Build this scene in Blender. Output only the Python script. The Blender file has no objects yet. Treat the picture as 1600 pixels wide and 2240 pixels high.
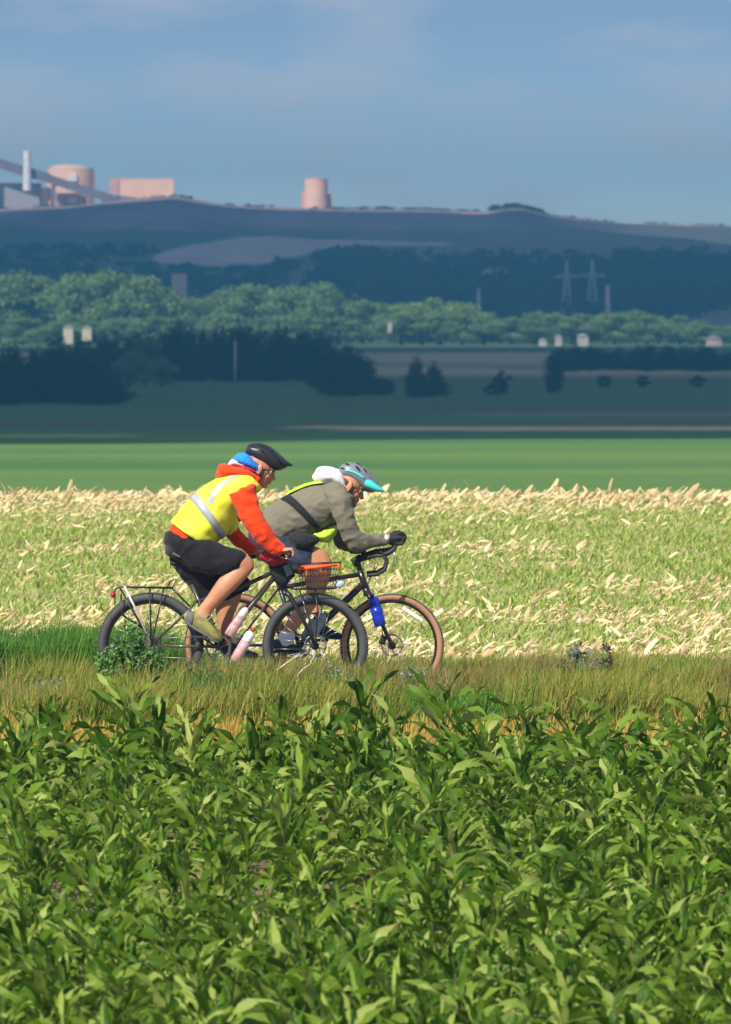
import bpy, bmesh, math, random
import numpy as np
from mathutils import Vector, Matrix, noise as mnoise

S = bpy.context.scene
COL = S.collection
# ------------------------------------------------------------------ camera
FPX = 19200.0      # focal length in photo pixels (photo 1600 x 2240)
HY = 600.0         # eye level row
CZ = 2.9           # eye height above the path
cam_d = bpy.data.cameras.new('camera')
cam = bpy.data.objects.new('camera', cam_d); COL.objects.link(cam); S.camera = cam
cam.location = (0, 0, CZ); cam.rotation_euler = (math.radians(90), 0, 0)
cam_d.sensor_fit = 'VERTICAL'; cam_d.sensor_height = 36.0
cam_d.lens = 36.0 * FPX / 2240.0
cam_d.shift_y = -(1120.0 - HY) / 2240.0
cam_d.clip_start = 0.5; cam_d.clip_end = 30000
cam_d.dof.use_dof = True; cam_d.dof.focus_distance = 60.0; cam_d.dof.aperture_fstop = 11.0

def P(px, py, y):
    return Vector(((px - 800.0) * y / FPX, y, CZ - (py - HY) * y / FPX))

# ------------------------------------------------------------------ light
SUN = Vector((-0.46, -0.72, 0.78)).normalized()
sd = bpy.data.lights.new('sun', 'SUN'); sd.energy = 5.0; sd.angle = math.radians(0.5); sd.color = (1.0, 0.94, 0.84)
so = bpy.data.objects.new('sun', sd); COL.objects.link(so)
so.rotation_euler = SUN.to_track_quat('Z', 'Y').to_euler(); so.location = (-50, -50, 90)

W = bpy.data.worlds.new('World'); S.world = W; W.use_nodes = True
nt = W.node_tree; nt.nodes.clear()
N = nt.nodes.new; L = nt.links.new
wo = N('ShaderNodeOutputWorld'); bg = N('ShaderNodeBackground'); sky = N('ShaderNodeTexSky')
sky.sky_type = 'NISHITA'; sky.sun_disc = False
sky.sun_elevation = math.asin(SUN.z); sky.sun_rotation = math.atan2(SUN.x, SUN.y)
sky.altitude = 300; sky.air_density = 1.0; sky.dust_density = 0.6; sky.ozone_density = 2.0
geo = N('ShaderNodeTexCoord'); sep = N('ShaderNodeSeparateXYZ'); comb = N('ShaderNodeCombineXYZ')
L(geo.outputs['Generated'], sep.inputs[0])
# the deep clear-air blue starts low above this horizon: height in the sky grows faster with elevation
mp = N('ShaderNodeMapRange'); mp.inputs[1].default_value = 0.0; mp.inputs[2].default_value = 0.04
mp.inputs[3].default_value = 0.03; mp.inputs[4].default_value = 0.26; mp.clamp = True
L(sep.outputs[2], mp.inputs[0])
mx = N('ShaderNodeMath'); mx.operation = 'MAXIMUM'; L(mp.outputs[0], mx.inputs[0]); L(sep.outputs[2], mx.inputs[1])
L(sep.outputs[0], comb.inputs[0]); L(sep.outputs[1], comb.inputs[1]); L(mx.outputs[0], comb.inputs[2])
nrm = N('ShaderNodeVectorMath'); nrm.operation = 'NORMALIZE'; L(comb.outputs[0], nrm.inputs[0])
L(nrm.outputs[0], sky.inputs[0])
# thin high veil clouds
mapn = N('ShaderNodeMapping'); mapn.inputs['Scale'].default_value = (48, 48, 150); mapn.inputs['Location'].default_value = (3.2, 0.0, 1.35)
mapn.inputs['Rotation'].default_value = (0, math.radians(7), 0)
L(geo.outputs['Generated'], mapn.inputs[0])
cn = N('ShaderNodeTexNoise'); cn.inputs['Scale'].default_value = 1.0; cn.inputs['Detail'].default_value = 3; cn.inputs['Roughness'].default_value = 0.45
L(mapn.outputs[0], cn.inputs[0])
cr = N('ShaderNodeMapRange'); cr.inputs[1].default_value = 0.42; cr.inputs[2].default_value = 0.64; cr.inputs[4].default_value = 0.62
L(cn.outputs[0], cr.inputs[0])
mixc = N('ShaderNodeMix'); mixc.data_type = 'RGBA'; L(cr.outputs[0], mixc.inputs[0]); L(sky.outputs[0], mixc.inputs[6])
mixc.inputs[7].default_value = (5.0, 5.4, 6.4, 1)
L(mixc.outputs[2], bg.inputs[0]); bg.inputs[1].default_value = 0.094
L(bg.outputs[0], wo.inputs[0])

S.view_settings.view_transform = 'Standard'; S.view_settings.look = 'None'
S.view_settings.exposure = 0.25; S.view_settings.gamma = 1.0
S.cycles.max_bounces = 6; S.cycles.diffuse_bounces = 2; S.cycles.glossy_bounces = 2
S.cycles.transmission_bounces = 3; S.cycles.transparent_max_bounces = 6; S.cycles.volume_bounces = 0
S.cycles.use_denoising = True

rng = np.random.default_rng(7)
random.seed(7)

# ------------------------------------------------------------------ object helpers
def tag(o, label=None, cat=None, group=None, kind=None):
    if label: o['label'] = label
    if cat: o['category'] = cat
    if group: o['group'] = group
    if kind: o['kind'] = kind
    return o

def link(name, me, mat=None, parent=None):
    me.name = name
    if mat is not None and len(me.materials) == 0: me.materials.append(mat)
    o = bpy.data.objects.new(name, me); COL.objects.link(o)
    if parent is not None: o.parent = parent; o.matrix_parent_inverse = parent.matrix_basis.inverted()
    return o

def empty(name, loc=(0, 0, 0)):
    o = bpy.data.objects.new(name, None); COL.objects.link(o); o.location = loc
    o.empty_display_size = 0.2
    return o

def npmesh(V, F, smooth=True):
    V = np.asarray(V, dtype=np.float32); F = np.asarray(F, dtype=np.int32)
    me = bpy.data.meshes.new('m'); k = F.shape[1]
    me.vertices.add(len(V)); me.vertices.foreach_set('co', V.ravel())
    me.loops.add(F.size); me.loops.foreach_set('vertex_index', F.ravel())
    me.polygons.add(len(F)); me.polygons.foreach_set('loop_start', np.arange(0, F.size, k, dtype=np.int32))
    me.polygons.foreach_set('use_smooth', np.full(len(F), smooth))
    me.update(calc_edges=True); me.validate()
    return me

class MB:
    """collects shapes into one mesh"""
    def __init__(s): s.v = []; s.f = []
    def ring_skin(s, rings, cap=True, close=False):
        n = len(rings[0]); b = len(s.v); m = len(rings)
        for r in rings: s.v.extend([tuple(q) for q in r])
        for i in range(m if close else m - 1):
            j = (i + 1) % m
            for k in range(n):
                k2 = (k + 1) % n
                s.f.append((b + i*n + k, b + i*n + k2, b + j*n + k2, b + j*n + k))
        if cap and not close:
            s.f.append(tuple(b + k for k in range(n))[::-1]); s.f.append(tuple(b + (m-1)*n + k for k in range(n)))
        return s
    def tube(s, pts, r, n=10, close=False, flat=1.0, upv=None):
        pts = [Vector(p) for p in pts]; m = len(pts)
        rs = r if isinstance(r, (list, tuple)) else [r] * m
        rings = []; up = Vector(upv) if upv else None
        for i, p in enumerate(pts):
            if close: t = pts[(i+1) % m] - pts[i-1]
            else: t = pts[min(i+1, m-1)] - pts[max(i-1, 0)]
            t.normalize()
            if up is None:
                up = Vector((0, 1, 0)) if abs(t.y) < 0.9 else Vector((0, 0, 1))
            a = up - t * up.dot(t)
            if a.length < 1e-4: a = t.orthogonal()
            a.normalize(); b = t.cross(a)
            if upv is None: up = a
            rings.append([p + a * (math.cos(2*math.pi*k/n) * rs[i]) + b * (math.sin(2*math.pi*k/n) * rs[i] * flat) for k in range(n)])
        return s.ring_skin(rings, True, close)
    def torus(s, c, R, r, nu=64, nv=10, ry=None):
        c = Vector(c); ry = ry or r
        rings = []
        for i in range(nu):
            a = 2*math.pi*i/nu; d = Vector((math.cos(a), 0, math.sin(a)))
            rings.append([c + d*(R + r*math.cos(2*math.pi*k/nv)) + Vector((0, ry*math.sin(2*math.pi*k/nv), 0)) for k in range(nv)])
        return s.ring_skin(rings, False, True)
    def ell(s, c, r, rot=None, n=14, m=9):
        c = Vector(c); rings = []
        for i in range(m + 1):
            ph = math.pi * (i + 0.0) / m; ph = min(max(ph, 0.03), math.pi - 0.03)
            ring = []
            for k in range(n):
                a = 2*math.pi*k/n
                q = Vector((r[0]*math.sin(ph)*math.cos(a), r[1]*math.sin(ph)*math.sin(a), r[2]*math.cos(ph)))
                if rot: q = rot @ q
                ring.append(c + q)
            rings.append(ring)
        return s.ring_skin(rings)
    def box(s, c, h, rot=None):
        c = Vector(c); b = len(s.v)
        for z in (-1, 1):
            for x, y in ((-1, -1), (1, -1), (1, 1), (-1, 1)):
                q = Vector((x*h[0], y*h[1], z*h[2]))
                if rot: q = rot @ q
                s.v.append(tuple(c + q))
        for f in ((0,3,2,1),(4,5,6,7),(0,1,5,4),(1,2,6,5),(2,3,7,6),(3,0,4,7)): s.f.append(tuple(b+i for i in f))
        return s
    def prism(s, poly, y0, y1):
        """poly of (x,z) between y0 and y1"""
        return s.ring_skin([[(x, y0, z) for x, z in poly], [(x, y1, z) for x, z in poly]])
    def mesh(s, smooth=True, fix=True):
        me = bpy.data.meshes.new('m'); me.from_pydata(s.v, [], s.f)
        if fix:
            bm = bmesh.new(); bm.from_mesh(me); bmesh.ops.recalc_face_normals(bm, faces=bm.faces); bm.to_mesh(me); bm.free()
        if smooth: me.polygons.foreach_set('use_smooth', [True]*len(me.polygons))
        me.update(); return me
    def build(s, name, mat, parent=None, smooth=True, bevel=0):
        o = link(name, s.mesh(smooth), mat, parent)
        if bevel:
            md = o.modifiers.new('b', 'BEVEL'); md.width = bevel; md.segments = 2; md.limit_method = 'ANGLE'
        if smooth == 'auto' or bevel: shade_auto(o)
        return o

def shade_auto(o, ang=40):
    me = o.data; bm = bmesh.new(); bm.from_mesh(me); lim = math.radians(ang)
    for e in bm.edges:
        if len(e.link_faces) == 2 and e.calc_face_angle(0) > lim: e.smooth = False
    for f in bm.faces: f.smooth = True
    bm.to_mesh(me); bm.free()

def catmull(A, k):
    """resample rows of A (n,m) with catmull-rom, k steps per span"""
    A = np.asarray(A, float); n = len(A); out = []
    for i in range(n - 1):
        p0 = A[max(i-1, 0)]; p1 = A[i]; p2 = A[i+1]; p3 = A[min(i+2, n-1)]
        for j in range(k):
            t = j / k
            out.append(0.5*((2*p1) + (-p0+p2)*t + (2*p0-5*p1+4*p2-p3)*t*t + (-p0+3*p1-3*p2+p3)*t**3))
    out.append(A[-1]); return np.array(out)

class Loft:
    """sections (ax,ay,bx,by,yoff,w): silhouette pair in photo pixels at depth y0+yoff, half width w in metres"""
    def __init__(s, y0, secs, k=5, grow=1.0, sup=2.0):
        R = catmull(secs, k); s.sup = sup
        s.a = []; s.b = []; s.w = []
        for ax, ay, bx, by, yo, w in R:
            y = y0 + yo
            A = P(ax, ay, y0); B = P(bx, by, y0); A.y = B.y = y
            c = (A + B) / 2; A = c + (A - c)*grow; B = c + (B - c)*grow
            s.a.append(A); s.b.append(B); s.w.append(max(w*grow, 0.002))
        s.n = len(s.a)
    def pt(s, u, th, off=0.0):
        i = min(max(u, 0), 1) * (s.n - 1); j = min(int(i), s.n - 2); t = i - j
        A = s.a[j].lerp(s.a[j+1], t); B = s.b[j].lerp(s.b[j+1], t); w = s.w[j]*(1-t) + s.w[j+1]*t
        c = (A + B)/2; h = (A - B)/2; hl = h.length; d = h/hl if hl > 1e-6 else Vector((0, 0, 1))
        ct, st = math.cos(th), math.sin(th); e = 2.0/s.sup
        ct = math.copysign(abs(ct)**e, ct); st = math.copysign(abs(st)**e, st)
        return c + d*(ct*(hl + off)) + Vector((0, -1, 0))*(st*(w + off))
    def add(s, mb, n=20, off=0.0, u0=0, u1=1, m=None, cap=True):
        m = m or s.n
        rings = [[s.pt(u0 + (u1-u0)*i/(m-1), 2*math.pi*k/n, off) for k in range(n)] for i in range(m)]
        if cap and off == 0.0:
            # rounded ends
            for end, ring in ((0, rings[0]), (-1, rings[-1])):
                c = sum(ring, Vector())/n
                nb = sum(rings[1] if end == 0 else rings[-2], Vector())/n
                d = (c - nb)
                if d.length > 1e-5: d.normalize()
                rad = min((q - c).length for q in ring)
                r2 = [c + (q - c)*0.75 + d*rad*0.45 for q in ring]; r3 = [c + (q - c)*0.3 + d*rad*0.68 for q in ring]
                if end == 0: rings = [r3, r2] + rings
                else: rings = rings + [r2, r3]
        mb.ring_skin(rings)
        return s
    def patch(s, mb, us, ths, off, thick=0.003, wob=0):
        """surface patch with thickness; us list, ths list (radians)"""
        nu, nv = len(us), len(ths); b = len(mb.v)
        for o in (off, off + thick):
            for u in us:
                for t in ths:
                    w_ = wob * mnoise.noise(Vector((u*9, t*2.2, 3.1))) if wob else 0
                    mb.v.append(tuple(s.pt(u, t, o + w_)))
        q = lambda l, i, j: b + l*nu*nv + i*nv + j
        for i in range(nu-1):
            for j in range(nv-1):
                mb.f.append((q(0,i,j), q(0,i+1,j), q(0,i+1,j+1), q(0,i,j+1)))
                mb.f.append((q(1,i,j), q(1,i,j+1), q(1,i+1,j+1), q(1,i+1,j)))
        for i in range(nu-1):
            mb.f.append((q(0,i,0), q(1,i,0), q(1,i+1,0), q(0,i+1,0))); mb.f.append((q(0,i,nv-1), q(0,i+1,nv-1), q(1,i+1,nv-1), q(1,i,nv-1)))
        for j in range(nv-1):
            mb.f.append((q(0,0,j), q(0,0,j+1), q(1,0,j+1), q(1,0,j))); mb.f.append((q(0,nu-1,j), q(1,nu-1,j), q(1,nu-1,j+1), q(0,nu-1,j+1)))
        return s

def fuse(mb, voxel=0.006, smooth=4, wrinkle=0.0, wscale=14.0, seed=0.0, stretch=(1, 1, 1), decimate=None):
    """closed overlapping shapes -> one continuous smooth surface"""
    me = mb.mesh(); o = bpy.data.objects.new('tmp', me); COL.objects.link(o)
    r = o.modifiers.new('r', 'REMESH'); r.mode = 'VOXEL'; r.voxel_size = voxel; r.use_smooth_shade = True
    if smooth:
        sm = o.modifiers.new('s', 'SMOOTH'); sm.iterations = smooth; sm.factor = 0.5
    dg = bpy.context.evaluated_depsgraph_get()
    out = bpy.data.meshes.new_from_object(o.evaluated_get(dg))
    bpy.data.objects.remove(o); bpy.data.meshes.remove(me)
    if wrinkle:
        n = len(out.vertices); co = np.empty(n*3); no = np.empty(n*3)
        out.vertices.foreach_get('co', co); out.vertices.foreach_get('normal', no)
        co = co.reshape(-1, 3); no = no.reshape(-1, 3); d = np.empty(n)
        for i in range(n):
            q = Vector((co[i,0]*stretch[0]*wscale + seed, co[i,1]*stretch[1]*wscale, co[i,2]*stretch[2]*wscale))
            a = mnoise.noise(q); b = mnoise.noise(q*2.3)
            d[i] = (-abs(a)*1.4 + 0.45 + b*0.35)
        co += no * (d*wrinkle)[:, None]
        out.vertices.foreach_set('co', co.ravel()); out.update()
    out.polygons.foreach_set('use_smooth', [True]*len(out.polygons))
    return out

# ------------------------------------------------------------------ materials
def mat(name, c, rough=0.6, metal=0.0, c2=None, scale=8.0, bump=0.0, bscale=60.0, spec=0.5, island=None, transl=0.0, coat=0.0, sheen=0.0, attr=None, amt=(0.35, 0.65), coords='Object', stretch=None, detail=4):
    m = bpy.data.materials.new(name); m.use_nodes = True; t = m.node_tree; n = t.nodes; l = t.links
    p = n['Principled BSDF']; out = n['Material Output']
    p.inputs['Roughness'].default_value = rough; p.inputs['Metallic'].default_value = metal
    p.inputs['Specular IOR Level'].default_value = spec
    p.inputs['Coat Weight'].default_value = coat; p.inputs['Sheen Weight'].default_value = sheen
    c = tuple(c) + (1,); p.inputs['Base Color'].default_value = c
    tc = n.new('ShaderNodeTexCoord'); vec = tc.outputs[coords]
    if stretch:
        mpn = n.new('ShaderNodeMapping'); mpn.inputs['Scale'].default_value = stretch; l.new(vec, mpn.inputs[0]); vec = mpn.outputs[0]
    src = None
    if attr:
        a = n.new('ShaderNodeAttribute'); a.attribute_name = attr; src = a.outputs['Color']
    if island:
        g = n.new('ShaderNodeNewGeometry'); cr = n.new('ShaderNodeValToRGB'); e = cr.color_ramp.elements
        for i, (pos, cc) in enumerate(island):
            el = e[i] if i < 2 else e.new(pos)
            el.position = pos; el.color = tuple(cc) + (1,)
        l.new(g.outputs['Random Per Island'], cr.inputs[0]); src = cr.outputs[0]
    if c2 is not None:
        nz = n.new('ShaderNodeTexNoise'); nz.inputs['Scale'].default_value = scale; nz.inputs['Detail'].default_value = detail; l.new(vec, nz.inputs[0])
        mr = n.new('ShaderNodeMapRange'); mr.inputs[1].default_value = amt[0]; mr.inputs[2].default_value = amt[1]; l.new(nz.outputs[0], mr.inputs[0])
        mixn = n.new('ShaderNodeMix'); mixn.data_type = 'RGBA'; l.new(mr.outputs[0], mixn.inputs[0])
        if src: l.new(src, mixn.inputs[6])
        else: mixn.inputs[6].default_value = c
        if src and attr:
            mm = n.new('ShaderNodeMix'); mm.data_type = 'RGBA'; mm.blend_type = 'MULTIPLY'; mm.inputs[0].default_value = 1
            l.new(src, mm.inputs[6]); mm.inputs[7].default_value = tuple(c2) + (1,); l.new(mm.outputs[2], mixn.inputs[7])
        else: mixn.inputs[7].default_value = tuple(c2) + (1,)
        src = mixn.outputs[2]
    if src: l.new(src, p.inputs['Base Color'])
    if bump:
        nb = n.new('ShaderNodeTexNoise'); nb.inputs['Scale'].default_value = bscale; nb.inputs['Detail'].default_value = 4; l.new(vec, nb.inputs[0])
        bp = n.new('ShaderNodeBump'); bp.inputs['Strength'].default_value = bump; bp.inputs['Distance'].default_value = 0.6/bscale
        l.new(nb.outputs[0], bp.inputs['Height']); l.new(bp.outputs[0], p.inputs['Normal'])
    if transl:
        tr = n.new('ShaderNodeBsdfTranslucent'); ms = n.new('ShaderNodeMixShader'); ms.inputs[0].default_value = transl
        if src: l.new(src, tr.inputs[0])
        else: tr.inputs[0].default_value = c
        l.new(p.outputs[0], ms.inputs[1]); l.new(tr.outputs[0], ms.inputs[2]); l.new(ms.outputs[0], out.inputs[0])
    return m
# ------------------------------------------------------------------ terrain
PROF = np.array([(-30, 1.4), (0, 1.2), (12, 0.0), (25, -0.27), (52.3, -0.25), (53.6, 0.03), (57.5, 0.04), (58.6, 0.0), (62.6, 0.0), (64, 0.02),
    (100, 0.03), (113, 0.0), (124, -0.55), (200, -2.75), (500, -6.35), (800, -8.9), (1050, -9.8), (1500, -11.5), (1850, -12.2), (2020, -12.3),
    (2300, -8.5), (2600, -1.5), (2800, 4), (3000, 11), (3200, 18)])
CREST = np.array([(-4000, 470), (-600, 468), (0, 458), (160, 452), (240, 442), (390, 430), (500, 449), (650, 455), (900, 458), (1060, 464), (1100, 456), (1140, 456), (1200, 472), (1330, 487), (1480, 494), (1600, 501), (2400, 520), (6000, 505)])
def H(x, y):
    z = np.interp(y, PROF[:, 0], PROF[:, 1])
    if y > 3200:
        px = 800 + x*FPX/3500.0
        zc = CZ + (HY - np.interp(px, CREST[:, 0], CREST[:, 1]))*3500.0/FPX
        if y <= 3500:
            t = (y - 3200)/300.0; t = math.sin(t*math.pi/2); z = 18 + (zc - 18)*t
        else:
            t = min((y - 3500)/500.0, 1); z = zc*(1 - t*t*(3-2*t)) + (-5)*t*t*(3-2*t)
    amp = 0.0
    if y > 2100: amp = min((y - 2100)/500, 1)*1.6
    elif y > 130: amp = 0.12
    if amp: z += amp*mnoise.noise(Vector((x*0.012, y*0.006, 1.7)))*(0.35 if y > 3450 else 1) + amp*0.3*mnoise.noise(Vector((x*0.06, y*0.02, 5.0)))
    if y < 115: z += 0.02*mnoise.noise(Vector((x*0.4, y*0.4, 0)))
    return float(z)

def gx(half_in, step, half_out):
    a = np.arange(0, half_in + step, step); out = [half_in + step]; s = step
    while out[-1] < half_out: s *= 1.45; out.append(out[-1] + s)
    a = np.concatenate([a, out[:-1], [half_out]]); return np.concatenate([-a[:0:-1], a])

def strip(name, xs, ys, m, cover=None):
    V = [(x, y, H(x, y)) for y in ys for x in xs]; nx = len(xs)
    F = [(j*nx+i, j*nx+i+1, (j+1)*nx+i+1, (j+1)*nx+i) for j in range(len(ys)-1) for i in range(nx-1)]
    me = npmesh(V, F)
    if cover:
        ca = me.color_attributes.new('cover', 'FLOAT_COLOR', 'POINT')
        buf = np.array([tuple(cover(v[0], v[1], v[2])) + (1.0,) for v in V], dtype=np.float32).ravel()
        ca.data.foreach_set('color', buf)
    return tag(link(name, me, m), kind='structure')

XO = 1300
m_soil = mat('soil', (0.30, 0.19, 0.135), 0.95, c2=(0.19, 0.115, 0.08), scale=3.0, bump=0.8, bscale=14, coords='Object', detail=8)
strip('soil_field', gx(8, 0.4, XO), np.concatenate([np.arange(-30, 24, 6), np.arange(24, 52.4, 0.35)]), m_soil)
m_verge = mat('verge_soil', (0.16, 0.115, 0.05), 0.95, c2=(0.09, 0.1, 0.03), scale=4, bump=0.6, bscale=20)
strip('verge_ground', gx(8, 0.4, XO), np.linspace(52.15, 58.6, 20), m_verge)
m_path = mat('path_gravel', (0.27, 0.22, 0.17), 0.95, c2=(0.18, 0.15, 0.11), scale=6, bump=0.8, bscale=60, detail=8)
strip('dirt_path', gx(8, 0.5, XO), np.linspace(58.6, 61.9, 8), m_path)
m_stub = mat('stubble_ground', (0.34, 0.36, 0.12), 0.95, c2=(0.40, 0.33, 0.19), scale=2.2, bump=0.7, bscale=16, detail=8)
strip('stubble_field', gx(12, 0.6, XO), np.concatenate([np.arange(61.9, 113, 0.6), np.linspace(113, 130, 22)]), m_stub)
m_crop = mat('crop_field', (0.07, 0.165, 0.04), 0.9, c2=(0.14, 0.22, 0.05), scale=0.025, bump=0.9, bscale=1.2, stretch=(0.5, 1.0, 1), detail=7, spec=0.1)
strip('green_field', gx(40, 4, XO), np.concatenate([np.linspace(130, 240, 14), np.arange(245, 505, 5)]), m_crop)

def nz(x, y, s, o=0.0): return mnoise.noise(Vector((x*s, y*s*0.35, o)))
def lerp3(a, b, t): t = min(max(t, 0), 1); return tuple(p*(1-t) + q*t for p, q in zip(a, b))
def cover_valley(x, y, z):
    px = 800 + x*FPX/y; py = HY + (CZ - z)*FPX/y
    g = (0.085, 0.19, 0.07); tan = (0.20, 0.17, 0.13)
    c = lerp3(g, (0.11, 0.14, 0.07), 0.5 + 1.2*nz(x, y, 0.02))
    if y < 545 + 30*nz(x, y, .02, 7) + 18*nz(x, y, .07, 3): c = (0.10, 0.20, 0.045)
    if y < 575 and px > 690 + 60*nz(x, y, .01) and y > 545 + 12*nz(x, y, .05): c = lerp3(c, (0.80, 0.60, 0.46), 0.95 - 0.4*abs(nz(x, y, .05)))
    if y < 520 and px < 260: c = lerp3(c, (0.5, 0.48, 0.26), 0.5)
    if 560 < y < 600: c = lerp3(c, (0.16, 0.11, 0.09), 0.55)
    if px > 1000 and 640 < y < 700: c = lerp3(c, (0.26, 0.2, 0.17), 0.7)
    if 1080 < y < 1180: c = lerp3(c, (0.32, 0.28, 0.18), 0.75)
    if px > 780 and 880 < y < 960: c = lerp3(c, (0.12, 0.14, 0.08), 0.5)
    if 1150 < y < 1660: c = lerp3(c, (0.52, 0.38, 0.28), 0.85 + nz(x, y, 0.02, 3))
    return c
m_val = mat('valley_floor', (0.1, 0.15, 0.06), 0.95, c2=(0.72, 0.74, 0.7), scale=0.3, attr='cover', bump=0.8, bscale=0.8, spec=0.1)
strip('valley_ground', gx(70, 3, XO), np.concatenate([np.arange(500, 720, 5), np.arange(720, 1300, 12), np.arange(1300, 2040, 30)]), m_val, cover_valley)
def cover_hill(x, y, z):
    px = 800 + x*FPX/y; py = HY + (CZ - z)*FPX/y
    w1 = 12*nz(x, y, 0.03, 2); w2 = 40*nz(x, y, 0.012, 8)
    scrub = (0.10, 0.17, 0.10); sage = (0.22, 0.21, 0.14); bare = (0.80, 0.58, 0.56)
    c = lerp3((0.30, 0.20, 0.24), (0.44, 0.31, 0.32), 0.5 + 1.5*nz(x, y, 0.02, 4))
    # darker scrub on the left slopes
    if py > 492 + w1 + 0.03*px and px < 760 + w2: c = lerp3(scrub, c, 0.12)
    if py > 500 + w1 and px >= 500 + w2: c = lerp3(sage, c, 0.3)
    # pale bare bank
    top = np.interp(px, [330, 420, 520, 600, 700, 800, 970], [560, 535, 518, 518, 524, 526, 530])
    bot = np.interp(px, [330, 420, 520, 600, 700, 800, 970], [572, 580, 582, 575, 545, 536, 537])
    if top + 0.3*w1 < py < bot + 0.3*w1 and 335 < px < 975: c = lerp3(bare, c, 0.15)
    if px > 1180 and py < 492 + (px - 1180)*0.10 + 0.4*w1: c = lerp3(c, (0.95, 0.74, 0.52), min((px - 1180)/250, 1)*0.85)  # sunlit strip at the right ridge end, painted into the cover as paler tan
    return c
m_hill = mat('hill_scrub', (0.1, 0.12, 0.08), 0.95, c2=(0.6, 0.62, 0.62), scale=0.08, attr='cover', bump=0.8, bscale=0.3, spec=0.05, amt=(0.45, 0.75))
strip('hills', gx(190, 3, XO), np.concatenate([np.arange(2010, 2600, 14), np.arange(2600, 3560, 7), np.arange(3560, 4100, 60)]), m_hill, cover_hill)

# ------------------------------------------------------------------ clouds that shade the valley (high overhead, outside the frame)
m_cloud = mat('cloud', (0.85, 0.86, 0.9), 1.0, spec=0.0)
def shade_cloud(x0, x1, y0, y1, alt, label, n=60):
    """lumpy cumulus bank whose shadow falls on the ground rectangle x0..x1, y0..y1"""
    k = alt/SUN.z; ox, oy = SUN.x*k, SUN.y*k; mb = MB()
    for i in range(n):
        fx, fy = random.random(), random.random()
        r = random.uniform(70, 130)
        mb.ell((x0 + (x1-x0)*fx + ox, y0 + (y1-y0)*fy + oy, alt + random.uniform(-6, 25)), (r*1.5, r*1.2, r*0.4), n=10, m=6)
    xs = (x0 + x1)/2 + ox; ys = (y0 + y1)/2 + oy
    mb.ell((xs, ys, alt), ((x1-x0)*0.6, (y1-y0)*0.6, 26), n=28, m=8)
    # wide flat base made of overlapping lumps so that no sun leaks between them
    for a in np.arange(x0, x1, 110):
        for b in np.arange(y0, y1, 110):
            mb.ell((a + ox + random.uniform(-20, 20), b + oy + random.uniform(-14, 14), alt - 4), (112, 100, 30), n=10, m=6)
    for i in range(150 if y0 < 1000 else 0):
        gx_ = random.uniform(-75, 75); r = random.uniform(7, 22); f0 = 490 + gx_*1.1 + 22*mnoise.noise(Vector((gx_*.05, 0, 2)))
        mb.ell((gx_ + ox, random.uniform(f0, 585) + oy, alt + random.uniform(-8, 8)), (r*1.8, r, r*.4), n=10, m=6)
    o = mb.build('cloud', m_cloud); tag(o, label, 'cloud', 'fair weather clouds above the valley', 'structure')
shade_cloud(-420, 420, 655, 1700, 520, 'flat based white cumulus bank high above the dark valley trees')
shade_cloud(-420, 420, 2180, 3320, 560, 'flat based white cumulus bank high above the wooded hillside', 90)

# ------------------------------------------------------------------ haze
m_haze = bpy.data.materials.new('haze'); m_haze.use_nodes = True; t = m_haze.node_tree; t.nodes.clear()
ho = t.nodes.new('ShaderNodeOutputMaterial'); hv = t.nodes.new('ShaderNodeVolumePrincipled')
hv.inputs['Color'].default_value = (0.17, 0.62, 1.0, 1); hv.inputs['Density'].default_value = 0.00025; hv.inputs['Anisotropy'].default_value = 0.0
t.links.new(hv.outputs[0], ho.inputs['Volume'])
mb = MB(); mb.box((0, 2040, 19), (XO + 5, 2075, 33))
hz = mb.build('haze', m_haze, smooth=False); tag(hz, kind='stuff')

# ------------------------------------------------------------------ trees
def leaf_cloud(cents, n, size, squash=1.0, seed=0, flat=0.0):
    """n leaf-clump quads spread through lumpy blobs cents=(x,y,z,rx,ry,rz)"""
    r = np.random.default_rng(seed); C = np.array(cents, float)
    vol = C[:, 3]*C[:, 4]*C[:, 5]; idx = r.choice(len(C), n, p=vol/vol.sum()); c = C[idx]
    d = r.normal(size=(n, 3)); d /= np.linalg.norm(d, axis=1)[:, None]
    rad = r.random(n)**0.28
    pos = c[:, :3] + d*rad[:, None]*c[:, 3:6]
    nrm_ = d + r.normal(size=(n, 3))*0.55; nrm_ /= np.linalg.norm(nrm_, axis=1)[:, None]
    a = np.cross(nrm_, r.normal(size=(n, 3))); a /= np.linalg.norm(a, axis=1)[:, None]; b = np.cross(nrm_, a)
    s = size*(0.5 + r.random(n))[:, None]
    V = np.stack([pos - a*s, pos - b*s*0.55 + nrm_*s*0.12, pos + a*s, pos + b*s*0.55 - nrm_*s*0.12], 1).reshape(-1, 3)
    F = np.arange(4*n).reshape(-1, 4)
    return V, F

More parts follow.
